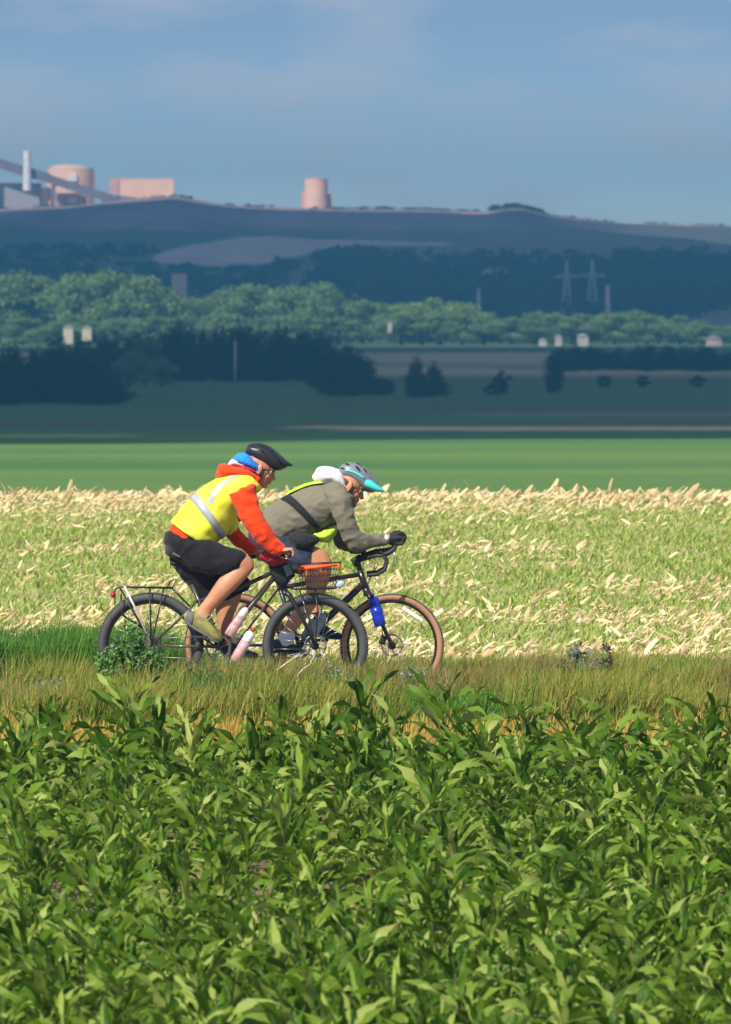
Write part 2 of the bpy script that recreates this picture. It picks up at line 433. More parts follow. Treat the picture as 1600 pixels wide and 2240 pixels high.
m_bark = mat('bark', (0.12, 0.085, 0.06), 0.9, c2=(0.06, 0.045, 0.03), scale=3, bump=0.6, bscale=8)
def fol(name, ramp, tr=0.2): return mat(name, ramp[0][1], 0.75, island=ramp, transl=tr, spec=0.15)
m_dark = fol('dark_foliage', [(0, (0.010, 0.022, 0.014)), (1, (0.025, 0.045, 0.024)), (0.6, (0.016, 0.032, 0.018))], 0.1)
m_green = fol('green_foliage', [(0, (0.09, 0.165, 0.06)), (1, (0.22, 0.31, 0.11)), (0.5, (0.15, 0.24, 0.08))])
m_pale = fol('pale_foliage', [(0, (0.09, 0.13, 0.08)), (1, (0.19, 0.23, 0.14))])
m_lime = fol('lime_foliage', [(0, (0.14, 0.24, 0.04)), (1, (0.28, 0.38, 0.09))])
m_blue = fol('forest_foliage', [(0, (0.03, 0.05, 0.035)), (1, (0.055, 0.08, 0.05))], 0.1)

def tree_mesh(kind, seed):
    """unit tree (height 1, width ~1 at scale 1). returns crown mesh, trunk mesh"""
    r = random.Random(seed); mb = MB()
    if kind == 'dark':
        mb.tube([(0, 0, -0.02), (0.01, 0, 0.3), (0, 0, 0.8), (0, 0, 0.95)], [0.03, 0.024, 0.012, 0.004], 7)
        c = []
        for i in range(22):
            t = i/21; z = 0.08 + 0.86*t; R = 0.30*(1 - t**2.2) + 0.04
            for k in range(3 if t < .8 else 1):
                a = r.random()*6.28; q = R*r.uniform(0.1, 0.75)
                c.append((q*math.cos(a), q*math.sin(a), z + r.uniform(-.03, .03), R*r.uniform(.4, .7), R*r.uniform(.4, .7), 0.10*r.uniform(.7, 1.3)))
        n, s = 4000, 0.024
    else:
        mb.tube([(0, 0, -0.02), (0.01, 0.01, 0.2), (-0.01, 0, 0.45), (0, 0.01, 0.7)], [0.035, 0.027, 0.018, 0.006], 7)
        c = []
        for i in range(r.randint(13, 18)):
            a = r.random()*6.28; t = r.random(); z = 0.25 + 0.62*t
            R = 0.36*math.sin(math.pi*min(max((z - .02)/1.02, 0.05), .97))**0.7
            q = R*r.uniform(0.2, 1.0); rr = r.uniform(0.10, 0.19)
            x_, y_ = q*math.cos(a), q*math.sin(a)
            c.append((x_, y_, z, rr*1.2, rr*1.2, rr*0.85))
            mb.tube([(0, 0, 0.12 + 0.3*t), (x_*0.5, y_*0.5, z*0.75), (x_, y_, z)], [0.016, 0.009, 0.003], 5)
        c.append((0, 0, 0.86, 0.15, 0.15, 0.13)); c.append((0.12, 0, 0.2, 0.2, 0.2, 0.14)); c.append((-0.14, 0.05, 0.18, 0.2, 0.2, 0.14))
        n, s = 5200, 0.021
    V, F = leaf_cloud(c, n, s, seed=seed)
    return npmesh(V, F, False), mb.mesh()
LIB = {}
for kd, cnt in (('dark', 4), ('leafy', 5)):
    LIB[kd] = [tree_mesh(kd, 11 + 7*i) for i in range(cnt)]
MATLIB = {}
def tree(kind, mfol, px, ytop, ybase, dist, wpx, label, group, cat='tree', name='tree', seed=0):
    cm, tm = LIB[kind][seed % len(LIB[kind])]
    x = (px - 800)*dist/FPX; z0 = H(x, dist); ztop = CZ + (HY - ytop)*dist/FPX; h = max(ztop - z0, 1.0)
    w = wpx*dist/FPX/0.72
    key = (cm.name, mfol.name)
    if key not in MATLIB:
        c = cm.copy(); c.materials.clear(); c.materials.append(mfol); MATLIB[key] = c
    if len(tm.materials) == 0: tm.materials.append(m_bark)
    root = empty(name, (x, dist, z0)); root.scale = (w, w, h); root.rotation_euler = (0, 0, seed*1.9)
    tag(root, label, cat, group)
    for nm, me in (('crown', MATLIB[key]), ('trunk', tm)):
        o = bpy.data.objects.new(nm, me); COL.objects.link(o); o.parent = root
    return root
r = random.Random(3)
ORD = 'first second third fourth fifth sixth seventh eighth ninth tenth eleventh twelfth thirteenth fourteenth fifteenth sixteenth seventeenth eighteenth nineteenth twentieth'.split()
def rowtrees(x0, x1, top, base, d, w, kind, m, label, group, n, dd=40, name='tree', jit=10, s0=0):
    for i in range(n):
        px = x0 + (x1 - x0)*(i + 0.5)/n + r.uniform(-.3, .3)*(x1 - x0)/n
        tp = np.interp(px, [q[0] for q in top], [q[1] for q in top]) + r.uniform(-jit, jit)
        lab = label.replace('#', ORD[i]) if n > 1 else label
        tree(kind, m, px, tp, base, d + r.uniform(-dd, dd), w*1.12*r.uniform(.85, 1.3), lab, group, name=name, seed=s0 + i)
# near dark grove, lower left
rowtrees(-20, 265, [(0, 752), (60, 748), (140, 738), (200, 760), (235, 800), (290, 835)], 885, 800, 70, 'dark', m_dark,
    '# dark evergreen from the left in the nearest grove, lower left of the valley', 'dark evergreens of the lower left grove', 12, 22, 'evergreen_tree')
# middle dark grove
rowtrees(285, 790, [(120, 735), (200, 720), (285, 712), (330, 708), (400, 700), (470, 705), (560, 698), (640, 708), (700, 722), (760, 745), (800, 770)], 830, 1040, 68, 'dark', m_dark,
    '# dark evergreen from the left in the long grove across the middle of the valley', 'dark evergreens of the middle grove', 20, 22, 'evergreen_tree', s0=5)
rowtrees(120, 300, [(120, 742), (300, 722)], 830, 1040, 60, 'dark', m_dark,
    '# dark evergreen from the left behind the lower left grove, beside the pale bushes', 'dark evergreens behind the lower left grove', 6, 15, 'evergreen_tree', s0=2)
rowtrees(700, 818, [(690, 760), (760, 752), (800, 775), (830, 830)], 865, 880, 62, 'dark', m_dark,
    '# dark evergreen from the left in the nearer clump ending the middle grove', 'dark evergreens at the right end of the middle grove', 5, 12, 'evergreen_tree', s0=3, jit=5)
rowtrees(1205, 1610, [(1190, 760), (1260, 752), (1420, 748), (1600, 756)], 805, 1210, 76, 'dark', m_dark,
    '# dark evergreen from the left in the low row at the right of the valley', 'dark evergreens of the right row', 12, 18, 'evergreen_tree', s0=1, jit=7)
tree('dark', m_dark, 1213, 765, 855, 905, 52, 'dark evergreen standing nearer at the left end of the right row', None, name='evergreen_tree', seed=4)
tree('dark', m_dark, 912, 772, 865, 862, 60, 'taller half of the lone dark twin-topped tree clump in the open valley', None, name='evergreen_tree', seed=1)
tree('dark', m_dark, 950, 786, 865, 866, 72, 'shorter broad right half of the lone dark twin-topped tree clump', None, name='evergreen_tree', seed=2)
tree('leafy', m_dark, 1098, 808, 858, 880, 36, 'small dark leaning bush alone in the field between two groves', None, 'bush', 'bush', seed=3)
tree('leafy', m_dark, 1078, 836, 858, 875, 36, 'low dark bush at the left foot of the small leaning bush', None, 'bush', 'bush', seed=2)
tree('leafy', m_dark, 838, 824, 862, 870, 52, 'low dark bush between the middle grove and the lone twin tree', None, 'bush', 'bush', seed=0)
for q, (bx, lab) in enumerate(((1322, 'leftmost of three small dark bushes below the right tree row'), (1405, 'middle of three small dark bushes below the right tree row'), (1527, 'rightmost of three small dark bushes below the right tree row'))):
    tree('leafy', m_dark, bx, 819, 845, 960, 32, lab, 'small bushes below the right tree row', 'bush', 'bush', seed=q)
# grey-green bushes in the middle of the dark groves
tree('leafy', m_pale, 318, 730, 800, 985, 80, 'grey green bushy tree glowing between the two dark groves', None, 'tree', 'bushy_tree', seed=1)
tree('leafy', m_pale, 280, 768, 800, 975, 60, 'low grey green bush left of the grey green bushy tree', None, 'bush', 'bush', seed=3)
tree('leafy', m_pale, 356, 778, 800, 970, 60, 'low grey green bush right of the grey green bushy tree', None, 'bush', 'bush', seed=2)
# far green cottonwoods
gl = '# tall rounded green tree from the left in the far belt, left of its notch'
rowtrees(-20, 110, [(0, 592), (60, 588), (110, 605)], 757, 1930, 115, 'leafy', m_green, gl, 'tall green trees of the far belt', 3, 35, 'leafy_tree', 6)
rowtrees(130, 350, [(130, 612), (180, 592), (240, 586), (310, 592), (350, 615)], 757, 1920, 115, 'leafy', m_green, '# tall green tree from the left in the far belt, right of its notch', 'tall green trees right of the notch', 6, 35, 'leafy_tree', 6, s0=3)
rowtrees(350, 500, [(350, 655), (500, 640)], 757, 1930, 80, 'leafy', m_green, '# green tree from the left in the belt dip below the pink tower', 'green trees below the pink tower', 5, 30, 'leafy_tree', 6, s0=2)
rowtrees(485, 740, [(480, 625), (520, 612), (600, 618), (720, 610), (740, 625)], 757, 1940, 100, 'leafy', m_green, '# broad green tree from the left in the far belt between pink tower and gully', 'broad green trees left of the gully', 7, 30, 'leafy_tree', 6, s0=1)
rowtrees(745, 860, [(745, 660), (800, 655), (860, 665)], 757, 1940, 85, 'leafy', m_green, '# mid height green tree from the left in the belt at the gully', 'mid height green trees of the far belt', 4, 30, 'leafy_tree', 6, s0=4)
rowtrees(0, 760, [(0, 690), (760, 690)], 757, 1870, 95, 'leafy', m_green, '# lower green tree from the left along the near edge of the far belt', 'lower green trees of the far belt', 10, 12, 'leafy_tree', 12, s0=1)
rowtrees(865, 1030, [(860, 685), (950, 672), (1000, 682), (1030, 700)], 757, 1880, 95, 'leafy', m_green, '# round green tree from the left in front of the yellow green trees', 'round green trees before the lime ones', 4, 8, 'leafy_tree', 5, s0=2)
rowtrees(860, 1040, [(860, 662), (940, 652), (965, 640), (1000, 660), (1040, 682)], 757, 1960, 80, 'leafy', m_lime, '# yellow green tree from the left, behind the round green trees', 'yellow green trees of the far belt', 5, 10, 'leafy_tree', 4, s0=1)
rowtrees(1040, 1180, [(1040, 690), (1180, 695)], 757, 1900, 85, 'leafy', m_green, '# small green tree from the left, right of the yellow green ones', 'small green trees of the far belt', 4, 20, 'leafy_tree', 4, s0=3)
rowtrees(1165, 1400, [(1165, 680), (1200, 676), (1240, 690), (1310, 682), (1400, 678)], 757, 1920, 75, 'leafy', m_green, '# low green tree from the left in the belt below the pylons', 'low green trees below the pylons', 7, 25, 'leafy_tree', 6, s0=0)
rowtrees(1180, 1390, [(1180, 676), (1390, 685)], 757, 1950, 62, 'leafy', m_pale, '# greyish green tree from the left among the trees below the pylons', 'greyish trees below the pylons', 4, 10, 'leafy_tree', 6, s0=2)
rowtrees(1400, 1620, [(1400, 688), (1480, 690), (1530, 715), (1620, 712)], 757, 1910, 75, 'leafy', m_green, '# low green tree from the left in the belt right of the pylons', 'low green trees right end of the far belt', 7, 25, 'leafy_tree', 8, s0=1)
# far forest on the hillside: one mass
cents = []
rf = random.Random(21)
for i in range(1500):
    d = rf.uniform(2250, 3080); px = rf.uniform(330, 2300); x = (px - 800)*d/FPX; z = H(x, d); py = HY + (CZ - z)*FPX/d
    lim = np.interp(px, [330, 560, 640, 760, 830, 980, 1400, 2300], [640, 585, 560, 528, 540, 540, 540, 528])
    s_ = rf.uniform(3.0, 5.5)
    if py - s_*1.1*FPX/d < lim + 8*mnoise.noise(Vector((px*0.02, 0, 0))): continue
    if px < 700 and py > 604 and rf.random() < .7: continue
    if nz(x, d, 0.012, 9) > 0.36: continue
    for k in range(3): cents.append((x + rf.uniform(-3, 3), d + rf.uniform(-3, 3), z + s_*rf.uniform(.3, .8), s_*.62, s_*.62, s_*.5))
V, F = leaf_cloud(cents, 90000, 0.85, seed=5)
tag(link('forest', npmesh(V, F, False), m_blue), 'dark blue green woods covering the far hillside', 'forest', kind='stuff')
# left scrub on hillside
cents = []
for i in range(900):
    d = rf.uniform(2350, 3100); px = rf.uniform(-500, 620); x = (px - 800)*d/FPX; z = H(x, d); py = HY + (CZ - z)*FPX/d
    if py < 535: continue
    if 330 < px and 515 < py < 585: continue
    s_ = rf.uniform(1.0, 2.6)
    for k in range(2): cents.append((x + rf.uniform(-3, 3), d + rf.uniform(-3, 3), z + s_*.3, s_*1.1, s_*1.1, s_*.4))
V, F = leaf_cloud(cents, 30000, 0.9, seed=6)
tag(link('scrub', npmesh(V, F, False), m_blue), 'low dark scrub over the left hillside', 'scrub', kind='stuff')
cents = []
for i in range(420):
    px = rf.uniform(0, 1600); d = rf.uniform(3440, 3500); x = (px - 800)*d/FPX; q_ = rf.uniform(.3, 1.0)
    if mnoise.noise(Vector((px*.012, 0, 4))) < -.15: continue
    cents.append((x, d, H(x, d) + .1, q_*1.6, q_*1.6, q_*.8))
V, F = leaf_cloud(cents, 5000, 0.5, seed=17)
tag(link('scrub', npmesh(V, F, False), m_blue), 'low dark scrub roughening the ridge line', 'scrub', kind='stuff')
cents = []
for i in range(26):
    px = rf.uniform(1075, 1185); d = 3490 + rf.uniform(-8, 8); x = (px - 800)*d/FPX
    cents.append((x, d, H(x, d) + 0.5, 2.2, 2.2, 1.4))
V, F = leaf_cloud(cents, 1400, 0.7, seed=7)
tag(link('ridge_thicket', npmesh(V, F, False), m_dark), 'dark thicket capping the bump on the ridge line', 'thicket', kind='stuff')

# ------------------------------------------------------------------ far buildings
m_peach = mat('peach_render', (0.95, 0.60, 0.42), 0.8, c2=(0.88, 0.53, 0.38), scale=0.3)
m_peach2 = mat('rose_render', (0.8, 0.42, 0.34), 0.8, c2=(0.58, 0.37, 0.33), scale=0.3)
m_greyb = mat('grey_cladding', (0.42, 0.38, 0.40), 0.7, c2=(0.36, 0.33, 0.36), scale=0.4)
m_gal = mat('gallery_steel', (0.20, 0.17, 0.21), 0.7, c2=(0.15, 0.13, 0.16), scale=0.4)
m_white = mat('white_paint', (0.9, 0.9, 0.9), 0.6, c2=(0.7, 0.7, 0.72), scale=0.5)
m_cream = mat('cream_wall', (0.50, 0.47, 0.33), 0.7)
m_dull = mat('dull_white_wall', (0.40, 0.38, 0.37), 0.8, c2=(0.32, 0.30, 0.30), scale=0.6)
m_pink = mat('pink_wall', (0.7, 0.48, 0.44), 0.8)
m_glass = mat('dark_glass', (0.03, 0.035, 0.04), 0.15)
m_steel = mat('galvanised_steel', (0.6, 0.55, 0.55), 0.5, metal=0.0)
def pb(x0, y0, x1, y1, d, depth=10.0):
    """box from picture rectangle at distance d"""
    a = P(x0, y1, d); b = P(x1, y0, d); return ((a.x+b.x)/2, d + depth/2, (a.z+b.z)/2), ((b.x-a.x)/2, depth/2, (b.z-a.z)/2)
def bld(name, rect, d, depth, m, label, cat='building', roofm=None, win=0, extra=None, sink=10, pitched=False):
    x0, y0, x1, y1 = rect; c, h = pb(x0, y0, x1, y1 + sink, d, depth)
    root = empty(name, (c[0], c[1], c[2] - h[2])); tag(root, label, cat)
    MB().box(c, h).build('wall', m, root, False)
    top = c[2] + h[2]
    if pitched:
        mb = MB(); z0 = top; pk = top + h[0]*0.5
        mb.prism([(c[0]-h[0]*1.1, z0+0.03), (c[0]+h[0]*1.1, z0+0.03), (c[0], pk)], c[1]-h[1]*1.08, c[1]+h[1]*1.08)
        mb.build('roof', roofm or m_greyb, root, False)
    else:
        MB().box((c[0], c[1], top + 0.15), (h[0]*1.02, h[1]*1.02, 0.15)).build('roof', roofm or m, root, False)
    for i in range(win):
        wx = c[0] - h[0] + 2*h[0]*(i + .5)/win
        MB().box((wx, c[1] - h[1] - 0.02, c[2] + h[2]*0.35), (h[0]/win*0.35, 0.06, h[2]*0.16)).build('window', m_glass, root, False)
    return root
def cyl(mb, cx, cy, z0, z1, r0, r1, n=28, dome=0):
    rs = [[(cx + r*math.cos(2*math.pi*k/n), cy + r*math.sin(2*math.pi*k/n), z) for k in range(n)] for z, r in ([(z0, r0), (z1, r1)] + ([(z1 + dome*.5, r1*.8), (z1 + dome*.85, r1*.45), (z1 + dome, 0.05*r1)] if dome else []))]
    mb.ring_skin(rs)
D = 3480
bld('factory_hall', (-60, 402, 88, 450), D, 22, m_greyb, 'long grey factory hall at the left end of the ridge')
bld('annex_building', (90, 412, 111, 450), D, 14, m_peach, 'narrow peach annex beside the grey factory hall')
b_ = bld('office_building', (124, 424, 188, 450), D, 12, m_peach2, 'low rose building with a bright front under the sloping gallery')
c, h = pb(150, 432, 168, 444, D - 0.8, 1.2); MB().box(c, h).build('bright_panel', m_white, b_, False)
bld('long_shed', (262, 392, 381, 432), D + 25, 12, m_peach, 'long flat peach shed on the ridge, right of the storage tank')
bld('shed_extension', (240, 391, 260.5, 432), D + 25, 10, m_peach2, 'narrow rose block at the left end of the long peach shed')
# big domed tank
a = P(155, 452, D + 30); rad = 52*(D + 30)/FPX
root = empty('storage_tank', a); tag(root, 'large peach domed storage tank behind the sloping conveyor gallery', 'tank')
mb = MB(); zt = P(0, 368, D + 30).z; cyl(mb, a.x, a.y, a.z - 2, zt, rad, rad); mb.build('tank_shell', m_peach, root, False)
mb = MB(); cyl(mb, a.x - rad*0.12, a.y, zt + 0.05, zt + 0.3, rad*0.92, rad*0.8, dome=1.2); mb.build('dome', m_peach, root, False)
c, h = pb(150, 380, 168, 396, D + 30 - rad - 0.6, 1.0); MB().box(c, h).build('bright_panel', m_white, root, False)
# silo
a = P(692, 458, D); rad = 26*D/FPX
root = empty('silo', a); tag(root, 'tall round peach silo standing alone on the ridge', 'silo')
mb = MB(); zt = P(0, 392, D).z; cyl(mb, a.x, a.y, a.z - 2, zt, rad, rad*0.96); mb.build('silo_wall', m_peach, root, False)
mb = MB(); cyl(mb, a.x, a.y, zt + .02, zt + 0.35, rad, rad*.95); mb.build('roof', m_peach2, root, False)
for s_, (x0, x1) in enumerate(((660, 667), (717, 728))):
    c, h = pb(x0, 420 + 4*s_, x1, 458, D + 1, 3); MB().box(c, h).build('side_hopper', m_peach2, root, False)
# chimney
a = P(60, 408, D - 10); root = empty('chimney', a); tag(root, 'slim white chimney rising above the grey factory hall', 'chimney')
mb = MB(); zt = P(0, 334, D - 10).z; cyl(mb, a.x, a.y, a.z - 1.5, zt, 1.75, 1.45); mb.build('chimney_shaft', m_white, root, False)
mb = MB(); cyl(mb, a.x, a.y, zt + 0.01, zt + 0.7, 1.6, 1.6); mb.build('chimney_cap', m_white, root, False)
# sloping conveyor gallery
root = empty('conveyor_gallery', P(120, 450, D - 6)); tag(root, 'dark sloping conveyor gallery running down the ridge behind the chimney', 'conveyor')
def gal(pts, w, name):
    mb = MB()
    q = [P(x_, y_, D - 6) for x_, y_ in pts]; rings = []
    for p_ in q: rings.append([(p_.x, p_.y - 1.5, p_.z - w), (p_.x, p_.y + 1.5, p_.z - w), (p_.x, p_.y + 1.5, p_.z + w), (p_.x, p_.y - 1.5, p_.z + w)])
    mb.ring_skin(rings); return mb.build(name, m_gal, root, False)
gal([(-60, 338), (45, 372), (110, 390)], 2.0, 'gallery')
gal([(110.3, 392), (190, 418), (250, 436), (330, 446)], 1.8, 'gallery')
for sx, sy in ((-20, 356), (118, 400)):
    p0 = P(sx, sy, D - 6); p1 = P(sx, 456, D - 6); MB().box(((p0.x), p0.y, (p0.z + p1.z)/2), (0.7, 0.9, abs(p0.z - p1.z)/2)).build('support', m_gal, root, False)
# pink tower between belt and hill
bld('tower_block', (376, 601, 408, 650), 2250, 5, m_pink, 'square dusky pink tower rising behind the green belt', 'tower')
# houses in the belt
bld('house', (139, 716, 160, 742), 1850, 6, m_cream, 'cream house peeping between green trees at the left', pitched=True, roofm=m_greyb)
bld('house', (180, 717, 200, 735), 1852, 6, m_cream, 'smaller cream house right of the cream house at the left', pitched=True, roofm=m_greyb)
bld('shed', (478, 718, 486, 728), 1850, 3, m_cream, 'tiny pale shed above the middle dark grove', 'shed', pitched=True)
bld('house', (1215, 736, 1230, 750), 1840, 5, m_dull, 'small white house left of the larger white house, below the pylons', pitched=True)
bld('house', (1264, 736, 1288, 748), 1840, 6, m_dull, 'wider white house below the pylons', pitched=True)
bld('house', (1180, 744, 1196, 757), 1840, 5, m_greyb, 'grey house left of the two white houses', pitched=True)
bld('house', (1548, 742, 1580, 756), 1840, 6, m_pink, 'low pinkish house at the far right of the belt', pitched=True)
bld('shed', (848, 706, 858, 718), 1845, 3, m_dull, 'tiny white shed in front of the round green trees', 'shed', pitched=True)
bld('barn', (1057, 592, 1084, 612), 2560, 7, m_pink, 'pale pink barn among the woods on the hillside', 'barn', pitched=True)
bld('barn', (1086, 590, 1112, 600), 2620, 7, m_pink, 'lower pale barn right behind the pale pink barn', 'barn', pitched=True)
bld('house', (770, 646, 784, 668), 2300, 5, m_greyb, 'grey white gabled house at the gully edge', pitched=True)
# pylons
def pylon(px, ytop, ybase, d, w, label, cross=True):
    b = P(px, ybase, d); t_ = P(px, ytop, d); root = empty('pylon', b); tag(root, label, 'pylon', 'pylons behind the green belt')
    hh = t_.z - b.z; ww = w*d/FPX
    mb = MB()
    legs = [(-1, -1), (1, -1), (1, 1), (-1, 1)]
    for sx, sy in legs:
        mb.tube([(b.x + sx*ww, b.y + sy*ww, b.z), (b.x + sx*ww*.3, b.y + sy*ww*.3, b.z + hh*.72), (b.x, b.y, t_.z)], 0.16, 5)
    nb = 9
    for i in range(nb):
        t0, t1 = i/nb*.95, (i+1)/nb*.95
        f = lambda t: ww*(1 - .7*t/.72) if t < .72 else ww*.3*(1 - (t-.72)/.28)
        for (s0, s1) in (((-1, -1), (1, -1)), ((1, -1), (1, 1)), ((1, 1), (-1, 1)), ((-1, 1), (-1, -1))):
            mb.tube([(b.x + s0[0]*f(t0), b.y + s0[1]*f(t0), b.z + hh*t0), (b.x + s1[0]*f(t1), b.y + s1[1]*f(t1), b.z + hh*t1)], 0.1, 4)
            mb.tube([(b.x + s1[0]*f(t0), b.y + s1[1]*f(t0), b.z + hh*t0), (b.x + s0[0]*f(t1), b.y + s0[1]*f(t1), b.z + hh*t1)], 0.1, 4)
    mb.build('lattice', m_steel, root)
    mb = MB(); zc = b.z + hh*.70
    for dz in (0, .9): mb.tube([(b.x - ww*2.2, b.y, zc), (b.x, b.y, zc + dz), (b.x + ww*2.2, b.y, zc)], 0.14, 5)
    mb.build('crossarm', m_steel, root)
pylon(1240, 570, 690, 2280, 12, 'left lattice pylon of the pair behind the green belt')
pylon(1296, 567, 690, 2300, 14, 'right lattice pylon of the pair, slightly broader')
for px, yt, yb, rr, m_, lab in ((1330, 628, 700, 0.75, m_pink, 'slim pink chimney right of the two pylons'), (1047, 636, 690, 0.5, m_steel, 'thin grey post in front of the hillside woods')):
    b = P(px, yb, 2240); root = empty('mast', b); tag(root, lab, 'mast'); mb = MB(); cyl(mb, b.x, b.y, b.z - 3, P(0, yt, 2240).z, rr, rr*.7, 12); mb.build('mast_shaft', m_, root)
    mb = MB(); cyl(mb, b.x, b.y, P(0, yt, 2240).z + .01, P(0, yt, 2240).z + .5, rr*.9, rr*.9, 12); mb.build('mast_cap', m_, root)
b = P(515, 832, 1035); root = empty('utility_pole', b); tag(root, 'thin wooden utility pole in front of the middle dark grove', 'pole')
mb = MB(); mb.tube([b, P(515, 745, 1035)], [0.14, 0.1], 8); mb.build('pole_shaft', m_pink, root)
mb = MB(); q = P(515, 752, 1035); mb.box(q, (0.9, 0.08, 0.08)); mb.build('crossarm', m_bark, root, False)
# ------------------------------------------------------------------ near vegetation
def hz_arr(x, y):
    z = np.interp(y, PROF[:, 0], PROF[:, 1]); return z
def blades(n, samp, h, w, segs=3, lean=0.35, wind=(0.15, 0.0), seed=0, curl=0.5):
    """n curved tapering blades. samp(r,n)->x,y ; h(r,x,y)->height"""
    r = np.random.default_rng(seed); x, y = samp(r, n); n = len(x); hh = h(r, x, y)
    z = hz_arr(x, y) - 0.01; a = r.random(n)*6.283; L_ = lean*r.random(n)**0.8
    dx = np.cos(a)*L_ + wind[0]; dy = np.sin(a)*L_ + wind[1]
    fa = r.random(n)*6.283; wx = np.cos(fa)*w*(0.6 + 0.8*r.random(n)); wy = np.sin(fa)*w*(0.6 + 0.8*r.random(n))
    rows = []
    for i in range(segs + 1):
        t = i/segs; k = (t*(1-curl) + curl*t*t)
        cx = x + dx*hh*k; cy = y + dy*hh*k; cz = z + hh*(t - 0.25*curl*t*t*np.hypot(dx, dy)/max(lean, .1))
        ww = (1 - t)**0.7 if i < segs else 0.08
        rows.append(np.stack([cx - wx*ww, cy - wy*ww, cz], 1)); rows.append(np.stack([cx + wx*ww, cy + wy*ww, cz], 1))
    V = np.stack(rows, 1).reshape(-1, 3); m = 2*(segs + 1)
    base = (np.arange(n)*m)[:, None]; F = []
    for i in range(segs): F.append(base + np.array([[2*i, 2*i+1, 2*i+3, 2*i+2]]))
    return V, np.stack(F, 1).reshape(-1, 4)
def box_samp(y0, y1, extra=1.5, x0=None, x1=None):
    def f(r, n):
        y = y0 + (y1 - y0)*r.random(n); hw = y*800/FPX + extra
        x = (-1 + 2*r.random(n))*hw if x0 is None else ((x0 - 800) + (x1 - x0)*r.random(n))*y/FPX
        return x, y
    return f
def gmat(name, ramp, tr=0.3): return mat(name, ramp[0][1], 0.6, island=ramp, transl=tr, spec=0.25)
m_lush = gmat('lush_grass', [(0, (0.05, 0.14, 0.015)), (1, (0.18, 0.34, 0.05)), (0.5, (0.10, 0.23, 0.03))])
m_olive = gmat('olive_grass', [(0, (0.14, 0.20, 0.015)), (1, (0.55, 0.42, 0.15)), (0.45, (0.30, 0.32, 0.045)), (0.8, (0.42, 0.36, 0.08))])
m_brown_g = gmat('brown_grass', [(0, (0.16, 0.12, 0.035)), (1, (0.50, 0.36, 0.19)), (0.5, (0.30, 0.20, 0.08)), (0.25, (0.16, 0.17, 0.04))])
m_dry = gmat('dry_grass', [(0, (0.42, 0.28, 0.04)), (1, (0.78, 0.52, 0.16)), (0.5, (0.60, 0.40, 0.07)), (0.2, (0.30, 0.28, 0.05))])
m_sprout = gmat('weed_sprouts', [(0, (0.16, 0.29, 0.04)), (1, (0.50, 0.54, 0.16)), (0.5, (0.33, 0.45, 0.08)), (0.8, (0.54, 0.48, 0.20))])
m_husk = gmat('corn_husk', [(0, (0.62, 0.42, 0.20)), (1, (0.90, 0.78, 0.54)), (0.5, (0.80, 0.62, 0.36)), (0.8, (0.86, 0.70, 0.38))], 0.25)
def stuff(name, VF, m, label): return tag(link(name, npmesh(VF[0], VF[1], True), m), label, name.replace('_', ' '), kind='stuff')
def nzv(x, y, s, o=0): return np.array([mnoise.noise(Vector((a*s, b*s, o))) for a, b in zip(x, y)])
stuff('dry_grass', blades(22000, box_samp(52.9, 55.4), lambda r, x, y: (0.05 + 0.13*r.random(len(x))**1.5)*(0.8 + 0.8*nzv(x, y, 1.6, 2)), 0.0045, seed=1, lean=0.5), m_dry, 'golden dry grass along the corn edge')
def ho(r, x, y): return (0.20 + 0.22*r.random(len(x)))*(0.85 + 0.5*nzv(x, y, 1.1, 4))
def patchy(y0, y1, sc, o, lo, hi):
    s0 = box_samp(y0, y1)
    def f(r, n):
        x, y = s0(r, n); v = nzv(x, y*0.5, sc, o); k = (v > lo) & (v < hi); return x[k], y[k]
    return f
stuff('verge_grass', blades(60000, patchy(55.0, 58.7, 0.9, 5, -9, .12), ho, 0.0048, seed=2, lean=0.6), m_olive, 'olive and brown grass in front of the bicycles')
stuff('brown_grass', blades(60000, patchy(55.6, 58.7, 0.8, 5, 0.02, 9), lambda r, x, y: ho(r, x, y)*1.05, 0.0042, seed=22, lean=0.7), m_brown_g, 'patches of brown seeding grass in front of the bicycles')
stuff('green_tufts', blades(12000, patchy(55.0, 58.7, 1.3, 15, .12, 9), lambda r, x, y: ho(r, x, y)*1.0, 0.0075, seed=23, lean=0.7), m_lush, 'soft green tufts in front of the bicycles')
stuff('verge_grass', blades(5000, box_samp(55.0, 58.6, 1.5), lambda r, x, y: ho(r, x, y)*0.95, 0.007, seed=12, lean=0.5), m_lush, 'greener tufts among the olive verge grass')
stuff('far_verge_grass', blades(22000, box_samp(62.0, 63.8), lambda r, x, y: (0.08 + 0.14*r.random(len(x)))*(0.9 + 0.5*nzv(x, y, 0.9, 7)), 0.005, seed=3, lean=0.4), m_olive, 'olive grass behind the bicycles')
def hl(r, x, y):
    px = 800 + x*FPX/y; k = np.clip((470 + 60*nzv(x, y*0.3, 1.5, 2) - px)/150, 0.0, 1)
    return (0.10 + 0.10*r.random(len(x))) + k*(0.16 + 0.12*r.random(len(x)))*(0.8 + 0.5*nzv(x, y, 2.2, 1))
stuff('lush_grass', blades(20000, box_samp(62.1, 63.9, x0=-300, x1=560), hl, 0.008, seed=4, lean=0.45), m_lush, 'tall bright green grass behind the rear wheel at the left')
stuff('lush_grass', blades(4500, box_samp(62.1, 63.6, x0=430, x1=1900), lambda r, x, y: 0.07 + 0.13*r.random(len(x)), 0.007, seed=14, lean=0.45), m_lush, 'short green grass behind the bicycles')
